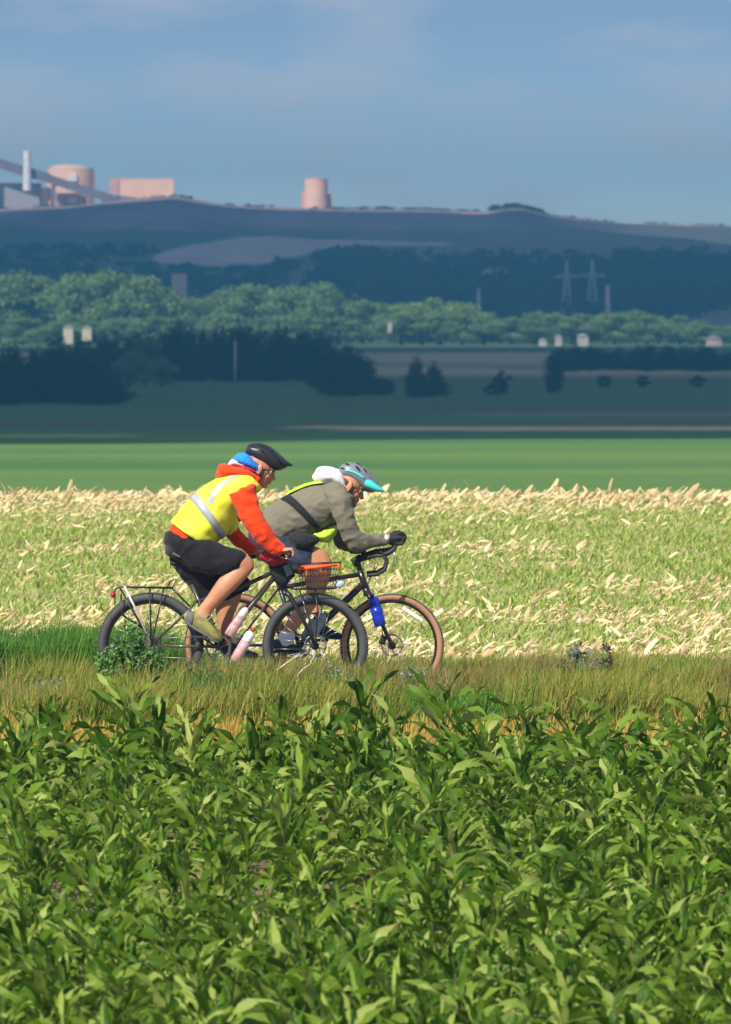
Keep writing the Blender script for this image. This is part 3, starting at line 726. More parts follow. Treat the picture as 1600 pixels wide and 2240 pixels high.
# stubble: sprouting weeds, dead corn leaves
stuff('weed_sprouts', blades(120000, box_samp(63.6, 115, 2.0), lambda r, x, y: (0.03 + 0.055*r.random(len(x)))*(1 + 0.5*nzv(x, y, 0.7, 3)), 0.016, segs=2, lean=0.9, seed=5), m_sprout, 'light green weeds sprouting over the stubble field')
def husks(n, samp, zh, size, seed, elev=(0.1, 1.0)):
    r = np.random.default_rng(seed); x, y = samp(r, n); n = len(x)
    z = hz_arr(x, y) + zh[0] + (zh[1]-zh[0])*r.random(n)
    ln = size*(0.45 + 1.1*r.random(n)**1.5); wd = ln*(0.06 + 0.12*r.random(n))
    az = r.normal(0.0, 0.75, n) + np.where(r.random(n) < 0.22, math.pi, 0); el = elev[0] + (elev[1]-elev[0])*r.random(n)
    d = np.stack([np.cos(az)*np.cos(el), np.sin(az)*np.cos(el), np.sin(el)], 1)
    rv = r.normal(size=(n, 3)) + np.array([0, -0.6, 0.9]); s = np.cross(d, rv); s /= np.linalg.norm(s, axis=1)[:, None]; u = np.cross(s, d)
    bend = (r.random(n) - 0.35)[:, None]*ln[:, None]*0.7; p0 = np.stack([x, y, z], 1); tw = (r.random(n) - .5)*2.2
    rows = []
    for i, t in enumerate((0, .33, .66, 1)):
        c = p0 + d*(ln*t)[:, None] - u*bend*t*t
        a = tw*t; ss = s*np.cos(a)[:, None] + u*np.sin(a)[:, None]; w_ = (wd*((0.75, 1.0, 0.85, 0.45)[i] + 0.35*(r.random(n) - .5)))[:, None]
        rows += [c - ss*w_, c + u*w_*0.35, c + ss*w_]
    V = np.stack(rows, 1).reshape(-1, 3); b = (np.arange(n)*12)[:, None]
    F = np.stack([b + np.array([[3*i+k, 3*i+k+1, 3*i+k+4, 3*i+k+3]]) for i in range(3) for k in range(2)], 1).reshape(-1, 4)
    return V, F
def band_samp(y0, y1, extra=2):
    s0 = box_samp(y0, y1, extra)
    def f(r, n):
        x, y = s0(r, n*3); py = HY + CZ*FPX/y
        w = 0.09 + 1.7*np.exp(-((py-1303)/13)**2) + 1.7*np.exp(-((py-1368)/18)**2) + 0.5*np.exp(-((py-1215)/9)**2) + 0.7*np.exp(-((py-1120)/16)**2) + 0.9*(py > 1395) + 0.25*np.exp(-((py-1165)/8)**2)
        w = w*np.clip(0.9 + 2.6*nzv(x, y*0.45, 0.45, 6), 0.05, 2); k = r.random(len(x)) < np.clip(w, 0.03, 1)
        return x[k], y[k]
    return f
stuff('corn_residue', husks(5600, band_samp(63.6, 112, 2), (0.01, 0.07), 0.082, 6), m_husk, 'pale dead corn leaves scattered over the stubble field')
stuff('corn_residue', husks(2600, box_samp(109, 114.6, 2), (0.02, 0.09), 0.115, 7, (0.1, 0.9)), m_husk, 'pale dead corn leaves along the crest of the stubble field')
stuff('corn_residue', husks(600, box_samp(63.2, 66.5, 2), (0.0, 0.06), 0.11, 8), m_husk, 'pale dead corn leaves at the near edge of the stubble')
stuff('corn_residue', husks(110, box_samp(110, 114.4, 2), (0.02, 0.09), 0.17, 77, (0.3, 1.2)), m_husk, 'larger pale leaves standing on the crest of the stubble')
stuff('straw', husks(9000, band_samp(63.6, 114, 2), (0.0, 0.05), 0.05, 9, (0, .7)), m_husk, 'small bits of straw between the weeds')
for i, (px, py, hh) in enumerate(((172, 1064, 22), (1112, 1076, 14), (1408, 1066, 22), (1362, 1068, 20))):
    b = P(px, 1092, 113.5); mb = MB(); mb.tube([b, b + Vector((.02, 0, hh*.5*113/FPX)), b + Vector((-0.05, 0, (1092-py)*113.5/FPX))], [0.02, 0.03, 0.012], 6, flat=.4)
    mb.tube([b + Vector((0, 0, .05)), b + Vector((.09, 0, .12))], [0.02, 0.004], 5)
    o = mb.build('corn_stalk', m_husk); o['label'] = ('broken pale stalk poking highest above the crest at the far left', 'short pale stalk above the crest right of the cyclists', 'taller pale stalk above the crest near the right edge', 'pale stalk above the crest, left of the taller one near the right edge')[i]; o['category'] = 'stalk'; o['group'] = 'stalks poking above the crest'

# ---- corn plants
m_corn = mat('corn_leaf', (0.05, 0.14, 0.02), 0.5, island=[(0, (0.04, 0.105, 0.004)), (1, (0.40, 0.46, 0.12)), (0.5, (0.11, 0.21, 0.011)), (0.85, (0.24, 0.34, 0.05))], transl=0.32, spec=0.2)
def corn(seed):
    r = random.Random(seed); V = []; F = []
    H_ = r.uniform(0.17, 0.29)
    def stalk():
        b = len(V); 
        for i in range(4):
            t = i/3
            for k in range(6): a = k*math.pi/3; V.append((0.012*(1-.6*t)*math.cos(a), 0.012*(1-.6*t)*math.sin(a), H_*t - 0.02))
        for i in range(3):
            for k in range(6): F.append((b+i*6+k, b+i*6+(k+1)%6, b+(i+1)*6+(k+1)%6, b+(i+1)*6+k))
    stalk()
    n = r.randint(10, 13); a0 = r.random()*6.28
    for i in range(n):
        t = i/(n-1); z0 = 0.03 + H_*t**0.9; az = a0 + (i % 2)*math.pi + r.uniform(-.55, .55)
        ln = (0.175 + 0.125*math.sin(math.pi*min(t*0.8 + 0.1, 1)))*r.uniform(.85, 1.15); w = 0.0098*r.uniform(.8, 1.25)*(0.8 + 0.4*math.sin(math.pi*t))
        el = (0.85 + 0.5*t)*r.uniform(.85, 1.12); droop = r.uniform(0.8, 4.0)*(1 - 0.3*t)
        if i == n-1: el = 1.35; droop = r.uniform(.4, 1.2); ln *= .8
        segs = 9; p = Vector((0, 0, z0)); tw = r.uniform(-2.0, 2.0); yaw = r.uniform(-1.5, 1.5); ph = r.random()*6
        b = len(V)
        for s_ in range(segs + 1):
            q = s_/segs; e = el - droop*q**1.3; a_ = az + yaw*q*q
            d = Vector((math.cos(a_)*math.cos(e), math.sin(a_)*math.cos(e), math.sin(e)))
            side = Vector((-math.sin(a_), math.cos(a_), 0)); up = side.cross(d); up = -up if up.z < 0 and e < 1.5 else up
            rt = tw*q; sd_ = side*math.cos(rt) + up*math.sin(rt)
            ww = w*(0.35 + 1.0*math.sin(math.pi*min(q*0.85 + 0.12, 1)))*(1 if s_ < segs else 0.1)
            wv = 0.7*ww*math.sin(q*15 + ph)
            V.append(tuple(p - sd_*ww + up*(0.22*ww + wv))); V.append(tuple(p - up*0.10*ww)); V.append(tuple(p + sd_*ww + up*(0.22*ww - wv)))
            p = p + d*(ln/segs)
        for s_ in range(segs):
            for k in range(2): F.append((b+3*s_+k, b+3*s_+k+1, b+3*s_+k+4, b+3*s_+k+3))
    return np.array(V), np.array(F)
CM = [corn(100+i) for i in range(10)]
CME = []
for V, F in CM:
    me = npmesh(V, F, True); me.materials.append(m_corn); CME.append(me)
rc = random.Random(55); spots = []
ang = math.radians(14); ca, sa = math.cos(ang), math.sin(ang)
for ri in range(-120, 120):
    for k in range(-460, 460):
        u = ri*0.47 + rc.uniform(-.07, .07); v = k*0.115 + rc.uniform(-.06, .06)
        x = u*ca - v*sa; y = 41 + u*sa + v*ca
        if not (27.5 < y < 52.9): continue
        if abs(x) > y*800/FPX + 2.2: continue
        # thin spots where soil shows, far left part of the field
        px = 800 + x*FPX/y
        if 40 < y < 50.5 and mnoise.noise(Vector((x*3.4, y*1.2, 8))) > (0.06 if px < 800 else 0.18): continue
        spots.append((x, y))
inview = sorted([s_ for s_ in spots if 31.0 < s_[1] and abs(s_[0]) < s_[1]*800/FPX + 0.08], key=lambda q: q[1])
indiv = set(inview[:300]); big_V = []; big_F = []; off = 0
for x, y in spots:
    k = rc.randrange(10); a = rc.random()*6.283; sc = rc.uniform(0.72, 1.25)*(rc.choice((1.1, 1.15, 1.25, 1.4)) if y > 50.6 else 1.0)*0.88*(1.18 if rc.random() < .1 else 1)
    z = float(np.interp(y, PROF[:, 0], PROF[:, 1]))
    tl = (rc.gauss(0, .08), rc.gauss(0, .08))
    if (x, y) in indiv:
        o = bpy.data.objects.new('corn_plant', CME[k]); COL.objects.link(o); o.location = (x, y, z); o.rotation_euler = (tl[0], tl[1], a); o.scale = (sc, sc, sc)
        tag(o, 'young leafy corn plant in the dense foreground crop', 'corn plant', 'corn plants in the foreground')
    else:
        V, F = CM[k]; c_, s_ = math.cos(a), math.sin(a)
        W_ = np.empty_like(V); W_[:, 0] = (V[:, 0]*c_ - V[:, 1]*s_)*sc + x + V[:, 2]*tl[1]; W_[:, 1] = (V[:, 0]*s_ + V[:, 1]*c_)*sc + y; W_[:, 2] = V[:, 2]*sc + z
        big_V.append(W_); big_F.append(F + off); off += len(V)
stuff('corn_crop', (np.concatenate(big_V), np.concatenate(big_F)), m_corn, 'farther rows of young corn up to the dry grass edge')
print('corn', len(spots), len(inview))

# ---- weeds and flowers
m_weed = fol('weed_leaves', [(0, (0.05, 0.14, 0.03)), (1, (0.24, 0.38, 0.12)), (0.5, (0.12, 0.25, 0.06))], 0.3)
m_lilac = mat('lilac_petals', (0.42, 0.36, 0.62), 0.7, island=[(0, (0.38, 0.30, 0.46)), (1, (0.60, 0.52, 0.66))], transl=0.3)
m_seed = mat('dark_seed_heads', (0.09, 0.035, 0.03), 0.8, island=[(0, (0.05, 0.03, 0.03)), (1, (0.16, 0.06, 0.05))])
def weed(px, y, top, wpx, label, name='weed', n=900, lsize=0.022, mleaf=m_weed, flower=None, nfl=0, seed=0, stems=14, cat='weed', hang=0.5):
    r = random.Random(seed); x = (px-800)*y/FPX; z0 = float(np.interp(y, PROF[:, 0], PROF[:, 1])); h = CZ - (top-HY)*y/FPX - z0; w = wpx*y/FPX/2
    root = empty(name, (x, y, z0)); tag(root, label, cat)
    mb = MB(); cents = []; tips = []
    for i in range(stems):
        a = r.random()*6.28; q = r.random()**.6; hh = h*(1 - 0.35*q)*r.uniform(.75, 1.0); ex = math.cos(a)*w*q; ey = math.sin(a)*w*q*.8
        pts = [(x + ex*t**1.2 + r.uniform(-.01, .01), y + ey*t**1.2, z0 + hh*t) for t in (0, .35, .7, 1)]
        mb.tube(pts, [.005, .004, .003, .0015], 5); tips.append(pts[-1])
        for t in (.35, .6, .8, .95): cents.append((x + ex*t**1.2, y + ey*t**1.2, z0 + hh*t, 0.05, 0.05, 0.05))
    mb.build('stem', m_weed, root)
    if n:
        V, F = leaf_cloud(cents, n, lsize, seed=seed); link('leaves', npmesh(V, F, False), mleaf, root)['kind'] = 'stuff'
    if flower:
        c2 = [(a + r.uniform(-.03, .03), b - .02, c + r.uniform(-.05, .02), .018, .018, .03) for a, b, c in tips for _ in range(3)]
        V, F = leaf_cloud(c2, nfl, 0.009, seed=seed+1); link('flowers' if flower is m_lilac else 'seed_heads', npmesh(V, F, False), flower, root)['kind'] = 'stuff'
    return root
weed(280, 57.7, 1350, 130, 'bushy green weed in front of the rear wheel of the left bicycle', n=5200, stems=44, seed=1, lsize=0.014, flower=m_lilac, nfl=60)
weed(335, 57.7, 1405, 60, 'lower green weed right of the bushy weed, below the rear hub', n=1800, lsize=0.014, stems=20, seed=2, flower=m_lilac, nfl=50)
weed(238, 57.5, 1415, 55, 'low green weed at the left foot of the rear wheel', n=1800, lsize=0.014, stems=18, seed=3)
weed(110, 56.6, 1470, 110, 'patch of lilac flowered vetch at the far left of the verge', 'flowering_weed', n=500, lsize=0.012, flower=m_lilac, nfl=260, seed=4, stems=26, cat='flowering weed')
weed(268, 56.0, 1508, 36, 'small lilac flowered weed under the bushy green weed', 'flowering_weed', n=150, lsize=0.012, flower=m_lilac, nfl=120, seed=5, stems=8, cat='flowering weed')
weed(905, 57.4, 1440, 120, 'lilac flowered weed patch below the front wheel of the right bicycle', 'flowering_weed', n=420, lsize=0.012, flower=m_lilac, nfl=170, seed=6, stems=22, cat='flowering weed')
weed(1262, 57.9, 1400, 110, 'grey green flowering weed clump right of the bicycles', 'flowering_weed', n=1100, lsize=0.016, mleaf=m_pale, flower=m_lilac, nfl=160, seed=7, stems=22, cat='flowering weed')
weed(1322, 57.9, 1378, 44, 'stem of dark seed heads right of the grey green weed clump', 'dock_plant', n=60, flower=m_seed, nfl=260, seed=8, stems=5, cat='weed')
weed(1230, 57.6, 1405, 40, 'dark seed heads in front of the grey green weed clump', 'dock_plant', n=60, flower=m_seed, nfl=260, seed=18, stems=5, cat='weed')
weed(1170, 57.6, 1455, 70, 'olive weed left of the grey green clump, in the near verge', n=350, mleaf=m_weed, seed=9, stems=10)
weed(1435, 57.5, 1450, 90, 'leafy green weed in the near verge at the right', n=600, seed=10, stems=14)
weed(730, 57.3, 1448, 110, 'thin weeds between the two front wheels', n=350, lsize=0.012, flower=m_lilac, nfl=70, seed=11, stems=16)
weed(455, 57.6, 1430, 90, 'dark straggly weed below the left crank', n=420, lsize=0.014, seed=13, stems=14)
m_straw = mat('pale_straw', (0.85, 0.74, 0.52), 0.6)
for i, (a, b, lab) in enumerate((((606, 1466), (668, 1428), 'long pale broken straw leaning right in front of the front wheel'), ((650, 1480), (674, 1456), 'short pale straw right below the long leaning straw'))):
    p0 = P(*a, 57.9); p1 = P(*b, 58.1); mb = MB(); mb.tube([p0, (p0+p1)/2 + Vector((0, 0, .01)), p1], [0.006, 0.005, 0.003], 6)
    mb.tube([(p0+p1)/2 + Vector((0, 0, .01)), (p0+p1)/2 + Vector((.06, 0, .055))], [0.004, 0.002], 5)
    tag(mb.build('straw_stem', m_straw), lab, 'straw')
# ------------------------------------------------------------------ bicycles
m_black = mat('black_paint', (0.018, 0.017, 0.018), 0.35, coat=0.3)
m_matt = mat('matt_black', (0.02, 0.02, 0.022), 0.6, bump=0.2, bscale=200)
m_brown = mat('dark_bronze_paint', (0.055, 0.045, 0.032), 0.35, coat=0.4)
m_plum = mat('dark_plum_paint', (0.028, 0.016, 0.026), 0.3, coat=0.5)
m_tyre = mat('tyre_rubber', (0.055, 0.056, 0.06), 0.75, c2=(0.085, 0.083, 0.08), scale=9, bump=0.5, bscale=160)
m_tan = mat('tan_sidewall', (0.42, 0.22, 0.12), 0.75, c2=(0.34, 0.17, 0.09), scale=12)
m_rim = mat('rim_alloy', (0.03, 0.03, 0.032), 0.35, metal=0.6)
m_silver = mat('silver_alloy', (0.62, 0.61, 0.6), 0.28, metal=0.9)
m_spoke = mat('spoke_steel', (0.45, 0.44, 0.42), 0.3, metal=0.9)
m_redlens = mat('red_lens', (0.55, 0.015, 0.02), 0.25, coat=0.6)
m_redbag = mat('red_bag_cloth', (0.40, 0.012, 0.03), 0.7, c2=(0.3, 0.01, 0.025), scale=30, bump=0.3, bscale=120)
m_orange = mat('orange_strap', (0.9, 0.12, 0.015), 0.6)
m_mirror = mat('mirror_glass', (0.55, 0.65, 0.75), 0.15, metal=0.3)
m_screen = mat('grey_screen', (0.16, 0.18, 0.2), 0.2)
m_chain = mat('chain_steel', (0.22, 0.2, 0.18), 0.4, metal=0.8)
m_refl = mat('white_reflector', (0.85, 0.87, 0.9), 0.3)
m_rot = mat('brake_rotor', (0.45, 0.47, 0.48), 0.3, metal=0.8)
m_rubber = mat('black_rubber', (0.025, 0.025, 0.027), 0.7)

def wheel(bike, px, py, y0, R, rt, tan=False, name='wheel', cassette=False, rotor=False, rot0=0.0):
    c = P(px, py, y0)
    mb = MB(); Rr = R - 2*rt - 0.004; mb.torus(c, Rr, 0.011, 72, 8, ry=0.013)
    rim = mb.build(name, m_rim, bike)
    mb = MB(); mb.torus(c, R - rt, rt, 90, 14); 
    ty = mb.build('tyre', m_tyre, rim)
    # tread knobs
    mb = MB()
    for i in range(110):
        a = 2*math.pi*i/110; rot = Matrix.Rotation(-a, 3, 'Y')
        for k, yy in enumerate((-0.6, 0.0, 0.6)):
            aa = a + (0.02 if k == 1 else 0); rr = R - rt + rt*math.sqrt(1 - yy*yy) + 0.0005
            mb.box(c + Vector((rr*math.cos(aa), yy*rt, rr*math.sin(aa))), (0.0022, 0.006, 0.0065), rot)
    mb.build('tread', m_tyre, rim, False)
    if tan:
        for s_ in (-1, 1):
            mb = MB(); mb.ring_skin([[c + Vector(((R - rt + rt*q*1.03)*math.cos(2*math.pi*k/90), s_*rt*1.04*math.sqrt(max(1-q*q, .05)), (R - rt + rt*q*1.03)*math.sin(2*math.pi*k/90))) for k in range(90)] for q in (-.97, -.7, -.3, .1, .45, .62)], False)
            mb.build('sidewall', m_tan, rim)
    # spokes
    mb = MB(); n = 28
    for i in range(n):
        a = 2*math.pi*i/n + rot0; s_ = -1 if i % 2 else 1; lead = 0.45*(1 if (i//2) % 2 else -1)
        p0 = c + Vector((0.026*math.cos(a+lead*2.2), s_*0.028, 0.026*math.sin(a+lead*2.2))); p1 = c + Vector((Rr*math.cos(a), 0, Rr*math.sin(a)))
        mb.tube([p0, p1], 0.0011, 5)
    mb.build('spokes', m_spoke, rim)
    mb = MB(); mb.tube([c + Vector((0, -.055, 0)), c + Vector((0, -.03, 0)), c + Vector((0, -.028, 0)), c + Vector((0, .028, 0)), c + Vector((0, .03, 0)), c + Vector((0, .055, 0))], [.009, .014, .028, .028, .014, .009], 14)
    mb.build('hub', m_silver if cassette else m_matt, rim)
    if rotor:
        mb = MB(); yy = c.y + 0.036; mb.torus((c.x, yy, c.z), 0.073, 0.006, 48, 4, ry=0.001)
        for i in range(6):
            a = i*math.pi/3 + .3; mb.tube([(c.x + .02*math.cos(a), yy, c.z + .02*math.sin(a)), (c.x + .07*math.cos(a+.5), yy, c.z + .07*math.sin(a+.5))], 0.0035, 5)
        mb.build('brake_rotor', m_rot, rim)
    if cassette:
        mb = MB()
        for i in range(8): mb.tube([(c.x, c.y - 0.032 - i*0.0042, c.z), (c.x, c.y - 0.0345 - i*0.0042, c.z)], 0.062 - i*0.005, 26)
        mb.build('cassette', m_chain, rim, False)
    return rim, c

def tubes(bike, name, y0, pts, r, m, n=12, y=0.0, parent=None, flat=1):
    q = [P(a[0], a[1], y0) + Vector((0, a[2] if len(a) > 2 else y, 0)) for a in pts]
    return MB().tube(q, r, n, flat=flat).build(name, m, parent or bike)
def addt(mb, y0, pts, r, n=10, flat=1):
    mb.tube([P(a[0], a[1], y0) + Vector((0, a[2] if len(a) > 2 else 0, 0)) for a in pts], r, n, flat=flat); return mb
def crankset(bike, y0, bb, near, far, m, mring):
    b = P(*bb, y0); 
    mb = MB(); mb.tube([b + Vector((0, -.062, 0)), b + Vector((0, .062, 0))], 0.018, 14)
    addt(mb, y0, [(bb[0], bb[1], -.068), (near[0], near[1], -.085)], [.015, .010], 10, .6)
    cs = mb.build('crank', m, bike)
    ring = MB(); ring.torus((b.x, b.y - .052, b.z), 0.078, 0.006, 44, 4, ry=.0015)
    for i in range(44):
        a = i*math.pi/22; ring.box((b.x + .087*math.cos(a), b.y - .052, b.z + .087*math.sin(a)), (.003, .0012, .003), Matrix.Rotation(-a, 3, 'Y'))
    for i in range(5):
        a = i*1.2566 + .3; ring.tube([(b.x, b.y - .055, b.z), (b.x + .075*math.cos(a), b.y - .053, b.z + .075*math.sin(a))], [.014, .006], 6, flat=.5)
    ring.build('chainring', m_chain, bike, False)
    addt(MB(), y0, [(bb[0], bb[1], .068), (far[0], far[1], .085)], [.015, .010], 10, .6).build('crank', m, bike)
    for q, s_ in ((near, -1), (far, 1)):
        c = P(*q, y0) + Vector((0, s_*.135, 0)); mb = MB(); mb.box(c, (.048, .048, .009)); 
        mb.tube([c + Vector((0, -.05, 0)), c + Vector((0, .05, 0))], .009, 8)
        for sx in (-.04, .04):
            for k in range(4): mb.box(c + Vector((sx, -.036 + .024*k, .011)), (.003, .003, .004))
        mb.build('pedal', m_matt, bike, 'auto', bevel=.004)
def chain(bike, y0, hub, bb):
    h = P(*hub, y0); b = P(*bb, y0); yy = y0 - .052; mb = MB()
    for dz1, dz2 in ((.045, .085), (-.075, -.083)):
        mb.tube([(h.x, yy, h.z + dz1), ((h.x+b.x)/2, yy, (h.z+b.z + dz1 + dz2)/2), (b.x, yy, b.z + dz2)], .0042, 6)
    mb.build('chain', m_chain, bike)
    mb = MB(); mb.box((h.x + .015, yy, h.z - .05), (.012, .008, .03), Matrix.Rotation(.4, 3, 'Y')); mb.tube([(h.x + .01, yy, h.z - .06), (h.x + .035, yy, h.z - .14)], .007, 6)
    for q in ((.012, -.068), (.036, -.14)): mb.tube([(h.x + q[0], yy - .004, h.z + q[1]), (h.x + q[0], yy + .004, h.z + q[1])], .019, 14)
    mb.build('derailleur', m_silver, bike)
def saddle(bike, y0, x, y):
    c = P(x, y, y0); rings = []
    for t, w, h, dz in ((-.13, .03, .012, .012), (-.12, .065, .02, .01), (-.07, .075, .024, .006), (0, .045, .022, 0), (.07, .024, .02, -.002), (.13, .017, .016, -.004), (.145, .006, .006, -.006)):
        rings.append([c + Vector((t, w*math.cos(2*math.pi*k/14), h*math.sin(2*math.pi*k/14) + dz)) for k in range(14)])
    s_ = MB().ring_skin(rings).build('saddle', m_matt, bike)
    mb = MB()
    for sy in (-.022, .022): mb.tube([c + Vector((-.1, sy, -.015)), c + Vector((-.05, sy, -.045)), c + Vector((.04, sy, -.045)), c + Vector((.11, sy*.4, -.018))], .0035, 6)
    mb.build('rail', m_silver, s_)

# ---- bicycle A (near, left)
YA = 60.0
A = empty('bicycle', P(478, 1528, YA))
tag(A, 'near black and bronze touring bicycle with rear rack and front wire basket', 'bicycle')
rimA, hA = wheel(A, 330, 1412, YA, 0.362, 0.031, cassette=True, rotor=True)
frA, hfA = wheel(A, 690, 1413, YA, 0.362, 0.031, rotor=True, rot0=.07)
mb = MB(); BB = (478, 1416)
addt(mb, YA, [(600, 1262), (480, 1414)], .019)             # down tube
addt(mb, YA, [(597, 1252), (520, 1288), (432, 1316)], .0155)     # top tube
addt(mb, YA, [(478, 1416), (420, 1278)], .016)             # seat tube
addt(mb, YA, [(590, 1222), (622, 1292)], [.021, .024])      # head tube
for s_ in (-1, 1):
    addt(mb, YA, [(474, 1416, s_*.02), (455, 1414, s_*.045), (332, 1412, s_*.062)], .009)
    addt(mb, YA, [(433, 1312, s_*.018), (415, 1334, s_*.05), (332, 1410, s_*.062)], .0075)
mb.tube([P(478, 1416, YA) + Vector((0, -.036, 0)), P(478, 1416, YA) + Vector((0, .036, 0))], .023, 14)
frameA = mb.build('frame', m_brown, A)
mb = MB()
addt(mb, YA, [(618, 1282), (626, 1298)], .024)
for s_ in (-1, 1): addt(mb, YA, [(622, 1292, s_*.035), (634, 1302, s_*.056), (664, 1356, s_*.058), (690, 1413, s_*.056)], [.017, .0165, .0125, .009])
mb.box(P(626, 1298, YA), (.03, .06, .016), Matrix.Rotation(.43, 3, 'Y'))
mb.build('fork', m_black, A)
addt(MB(), YA, [(425, 1290), (414, 1242)], .0135).build('seatpost', m_black, A)
saddle(A, YA, 414, 1234)
mb = MB(); addt(mb, YA, [(590, 1222), (584, 1206)], .018); addt(mb, YA, [(586, 1210), (606, 1213)], .017); mb.build('stem', m_black, A)
mb = MB()
for s_ in (1,):
    addt(mb, YA, [(606, 1213, 0), (604, 1213, s_*.10), (596, 1214, s_*.20), (572, 1217, s_*.27), (540, 1222, s_*.31)], .011)
addt(mb, YA, [(606, 1213, 0), (604, 1213, -.10), (628, 1211, -.15), (634, 1211, -.22), (633, 1211, -.30)], .011)
addt(mb, YA, [(604, 1213, .10), (628, 1211, .15), (636, 1211, .10), (638, 1211, 0), (634, 1211, -.13)], .011)
hb = mb.build('handlebar', m_black, A)
mb = MB(); addt(mb, YA, [(633, 1211, -.19), (633, 1211, -.31)], .016, 12); mb.build('grip', m_rubber, hb)
mb = MB(); addt(mb, YA, [(575, 1217, .265), (540, 1222, .31)], .016, 12); mb.build('grip', m_rubber, hb)
for s_ in (-1, 1):
    mb = MB(); addt(mb, YA, [(606, 1213, s_*.14), (618, 1218, s_*.19), (640, 1222, s_*.24)] if s_ < 0 else [(600, 1214, .16), (585, 1222, .22), (560, 1229, .29)], [.010, .006, .0045], 8, .6); mb.build('brake_lever', m_silver, hb)
mb = MB(); c = P(612, 1199, YA - .17); mb.tube([c, c + Vector((.006, 0, -.035))], .015, 12); mb.ell(c + Vector((0, 0, .004)), (.02, .02, .012)); mb.build('bell', m_silver, hb)
# red bag on the bars + black body
mb = MB(); Loft(YA, [(572, 1210, 578, 1228, 0, .08), (582, 1203, 588, 1236, 0, .16), (600, 1203, 604, 1240, 0, .19), (616, 1206, 618, 1236, 0, .16), (628, 1213, 628, 1228, 0, .08)], 4).add(mb, 20)
link('handlebar_bag', fuse(mb, .007, 3, .005, 20), m_redbag, A)
mb = MB(); Loft(YA, [(594, 1232, 590, 1245, 0, .05), (606, 1232, 596, 1262, 0, .085), (622, 1230, 608, 1280, 0, .085), (636, 1236, 624, 1282, 0, .075), (642, 1250, 636, 1268, 0, .04)], 4, sup=3).add(mb, 20)
link('bar_bag', fuse(mb, .007, 3, .004, 20), m_matt, A)
c = P(630, 1247, YA - .098); rt_ = Matrix.Rotation(-.42, 3, 'Y')
dv = MB().box(c, (.026, .006, .042), rt_).build('phone_holder', m_matt, A, 'auto', bevel=.004)
MB().box(c + Vector((0, -.0075, 0)), (.022, .0015, .037), rt_).build('screen', m_screen, dv, False)
# basket with orange strap
bk0 = P(651, 1234, YA); bk1 = P(747, 1231, YA); lo0 = P(660, 1286, YA); lo1 = P(733, 1284, YA)
mb = MB()
def rect_loop(p0, p1, w, r_): mb.tube([p0 + Vector((0, -w, 0)), p1 + Vector((0, -w, 0)), p1 + Vector((0, w, 0)), p0 + Vector((0, w, 0))], r_, 6, close=True)
for t, r_ in ((0, .004), (.25, .0022), (.5, .0022), (.75, .0022), (1, .003)):
    rect_loop(bk0.lerp(lo0, t), bk1.lerp(lo1, t), .13 - .03*t, r_)
for i in range(15):
    t = i/14
    for s_ in (-1, 1): mb.tube([bk0.lerp(bk1, t) + Vector((0, s_*.13, 0)), lo0.lerp(lo1, t) + Vector((0, s_*.10, 0)), lo0.lerp(lo1, t)], .0014, 5)
for i in range(9):
    yy = -.13 + .26*i/8
    for a, b in ((bk0, lo0), (bk1, lo1)): mb.tube([a + Vector((0, yy, 0)), b + Vector((0, yy*.77, 0))], .0018, 5)
bkt = mb.build('basket', m_black, A)
mb = MB()
for yy in (-.137, .137): mb.tube([P(652, 1243, YA) + Vector((0, yy, 0)), P(700, 1238, YA) + Vector((0, yy, 0)), P(741, 1233, YA) + Vector((0, yy, 0))], .0085, 8, flat=1.3)
mb.tube([P(655, 1238, YA-.137), P(668, 1246, YA), P(655, 1238, YA+.13)], .007, 8)
mb.tube([P(741, 1233, YA-.14), P(742, 1248, YA-.14)], .010, 8); mb.tube([P(700, 1238, YA-.13), P(690, 1242, YA+.0), P(720, 1238, YA+.13)], .006, 8)
for i in range(7):
    x_ = 654 + 9*i
    mb.tube([P(x_, 1242, YA - .128), P(x_ + 7, 1252, YA - .118), P(x_ + 3, 1262, YA - .112)], .0022, 6); mb.tube([P(x_ + 8, 1242, YA - .128), P(x_, 1254, YA - .118)], .002, 6)
mb.build('orange_net', m_orange, bkt)
mb = MB()
for s_ in (-1, 1):
    addt(mb, YA, [(645, 1289, s_*.05), (735, 1287, s_*.05)], .005); addt(mb, YA, [(690, 1288, s_*.05), (696, 1340, s_*.065), (690, 1405, s_*.07)], .0045); addt(mb, YA, [(655, 1289, s_*.05), (676, 1350, s_*.068), (688, 1405, s_*.07)], .0045)
    addt(mb, YA, [(662, 1344, s_*.066), (698, 1341, s_*.066)], .004)
addt(mb, YA, [(626, 1284, 0), (650, 1290, 0)], .005)
for xx in (660, 690, 720): mb.tube([P(xx, 1289, YA - .05), P(xx, 1289, YA + .05)], .004, 6)
mb.build('front_rack', m_black, A)
mb = MB(); addt(mb, YA, [(737, 1286, -.1), (722, 1262, -.125), (735, 1270, -.14), (744, 1278, -.15)], .003, 6)
mr = mb.build('mirror_arm', m_black, A)
c = P(745, 1278, YA - .155); mb = MB(); mb.ell(c, (.036, .012, .025), Matrix.Rotation(-.5, 3, 'Y')); mi = mb.build('mirror', m_black, mr)
mb = MB(); mb.ell(c + Vector((0, -.005, 0)), (.033, .010, .022), Matrix.Rotation(-.5, 3, 'Y')); mb.build('mirror_glass', m_mirror, mr)
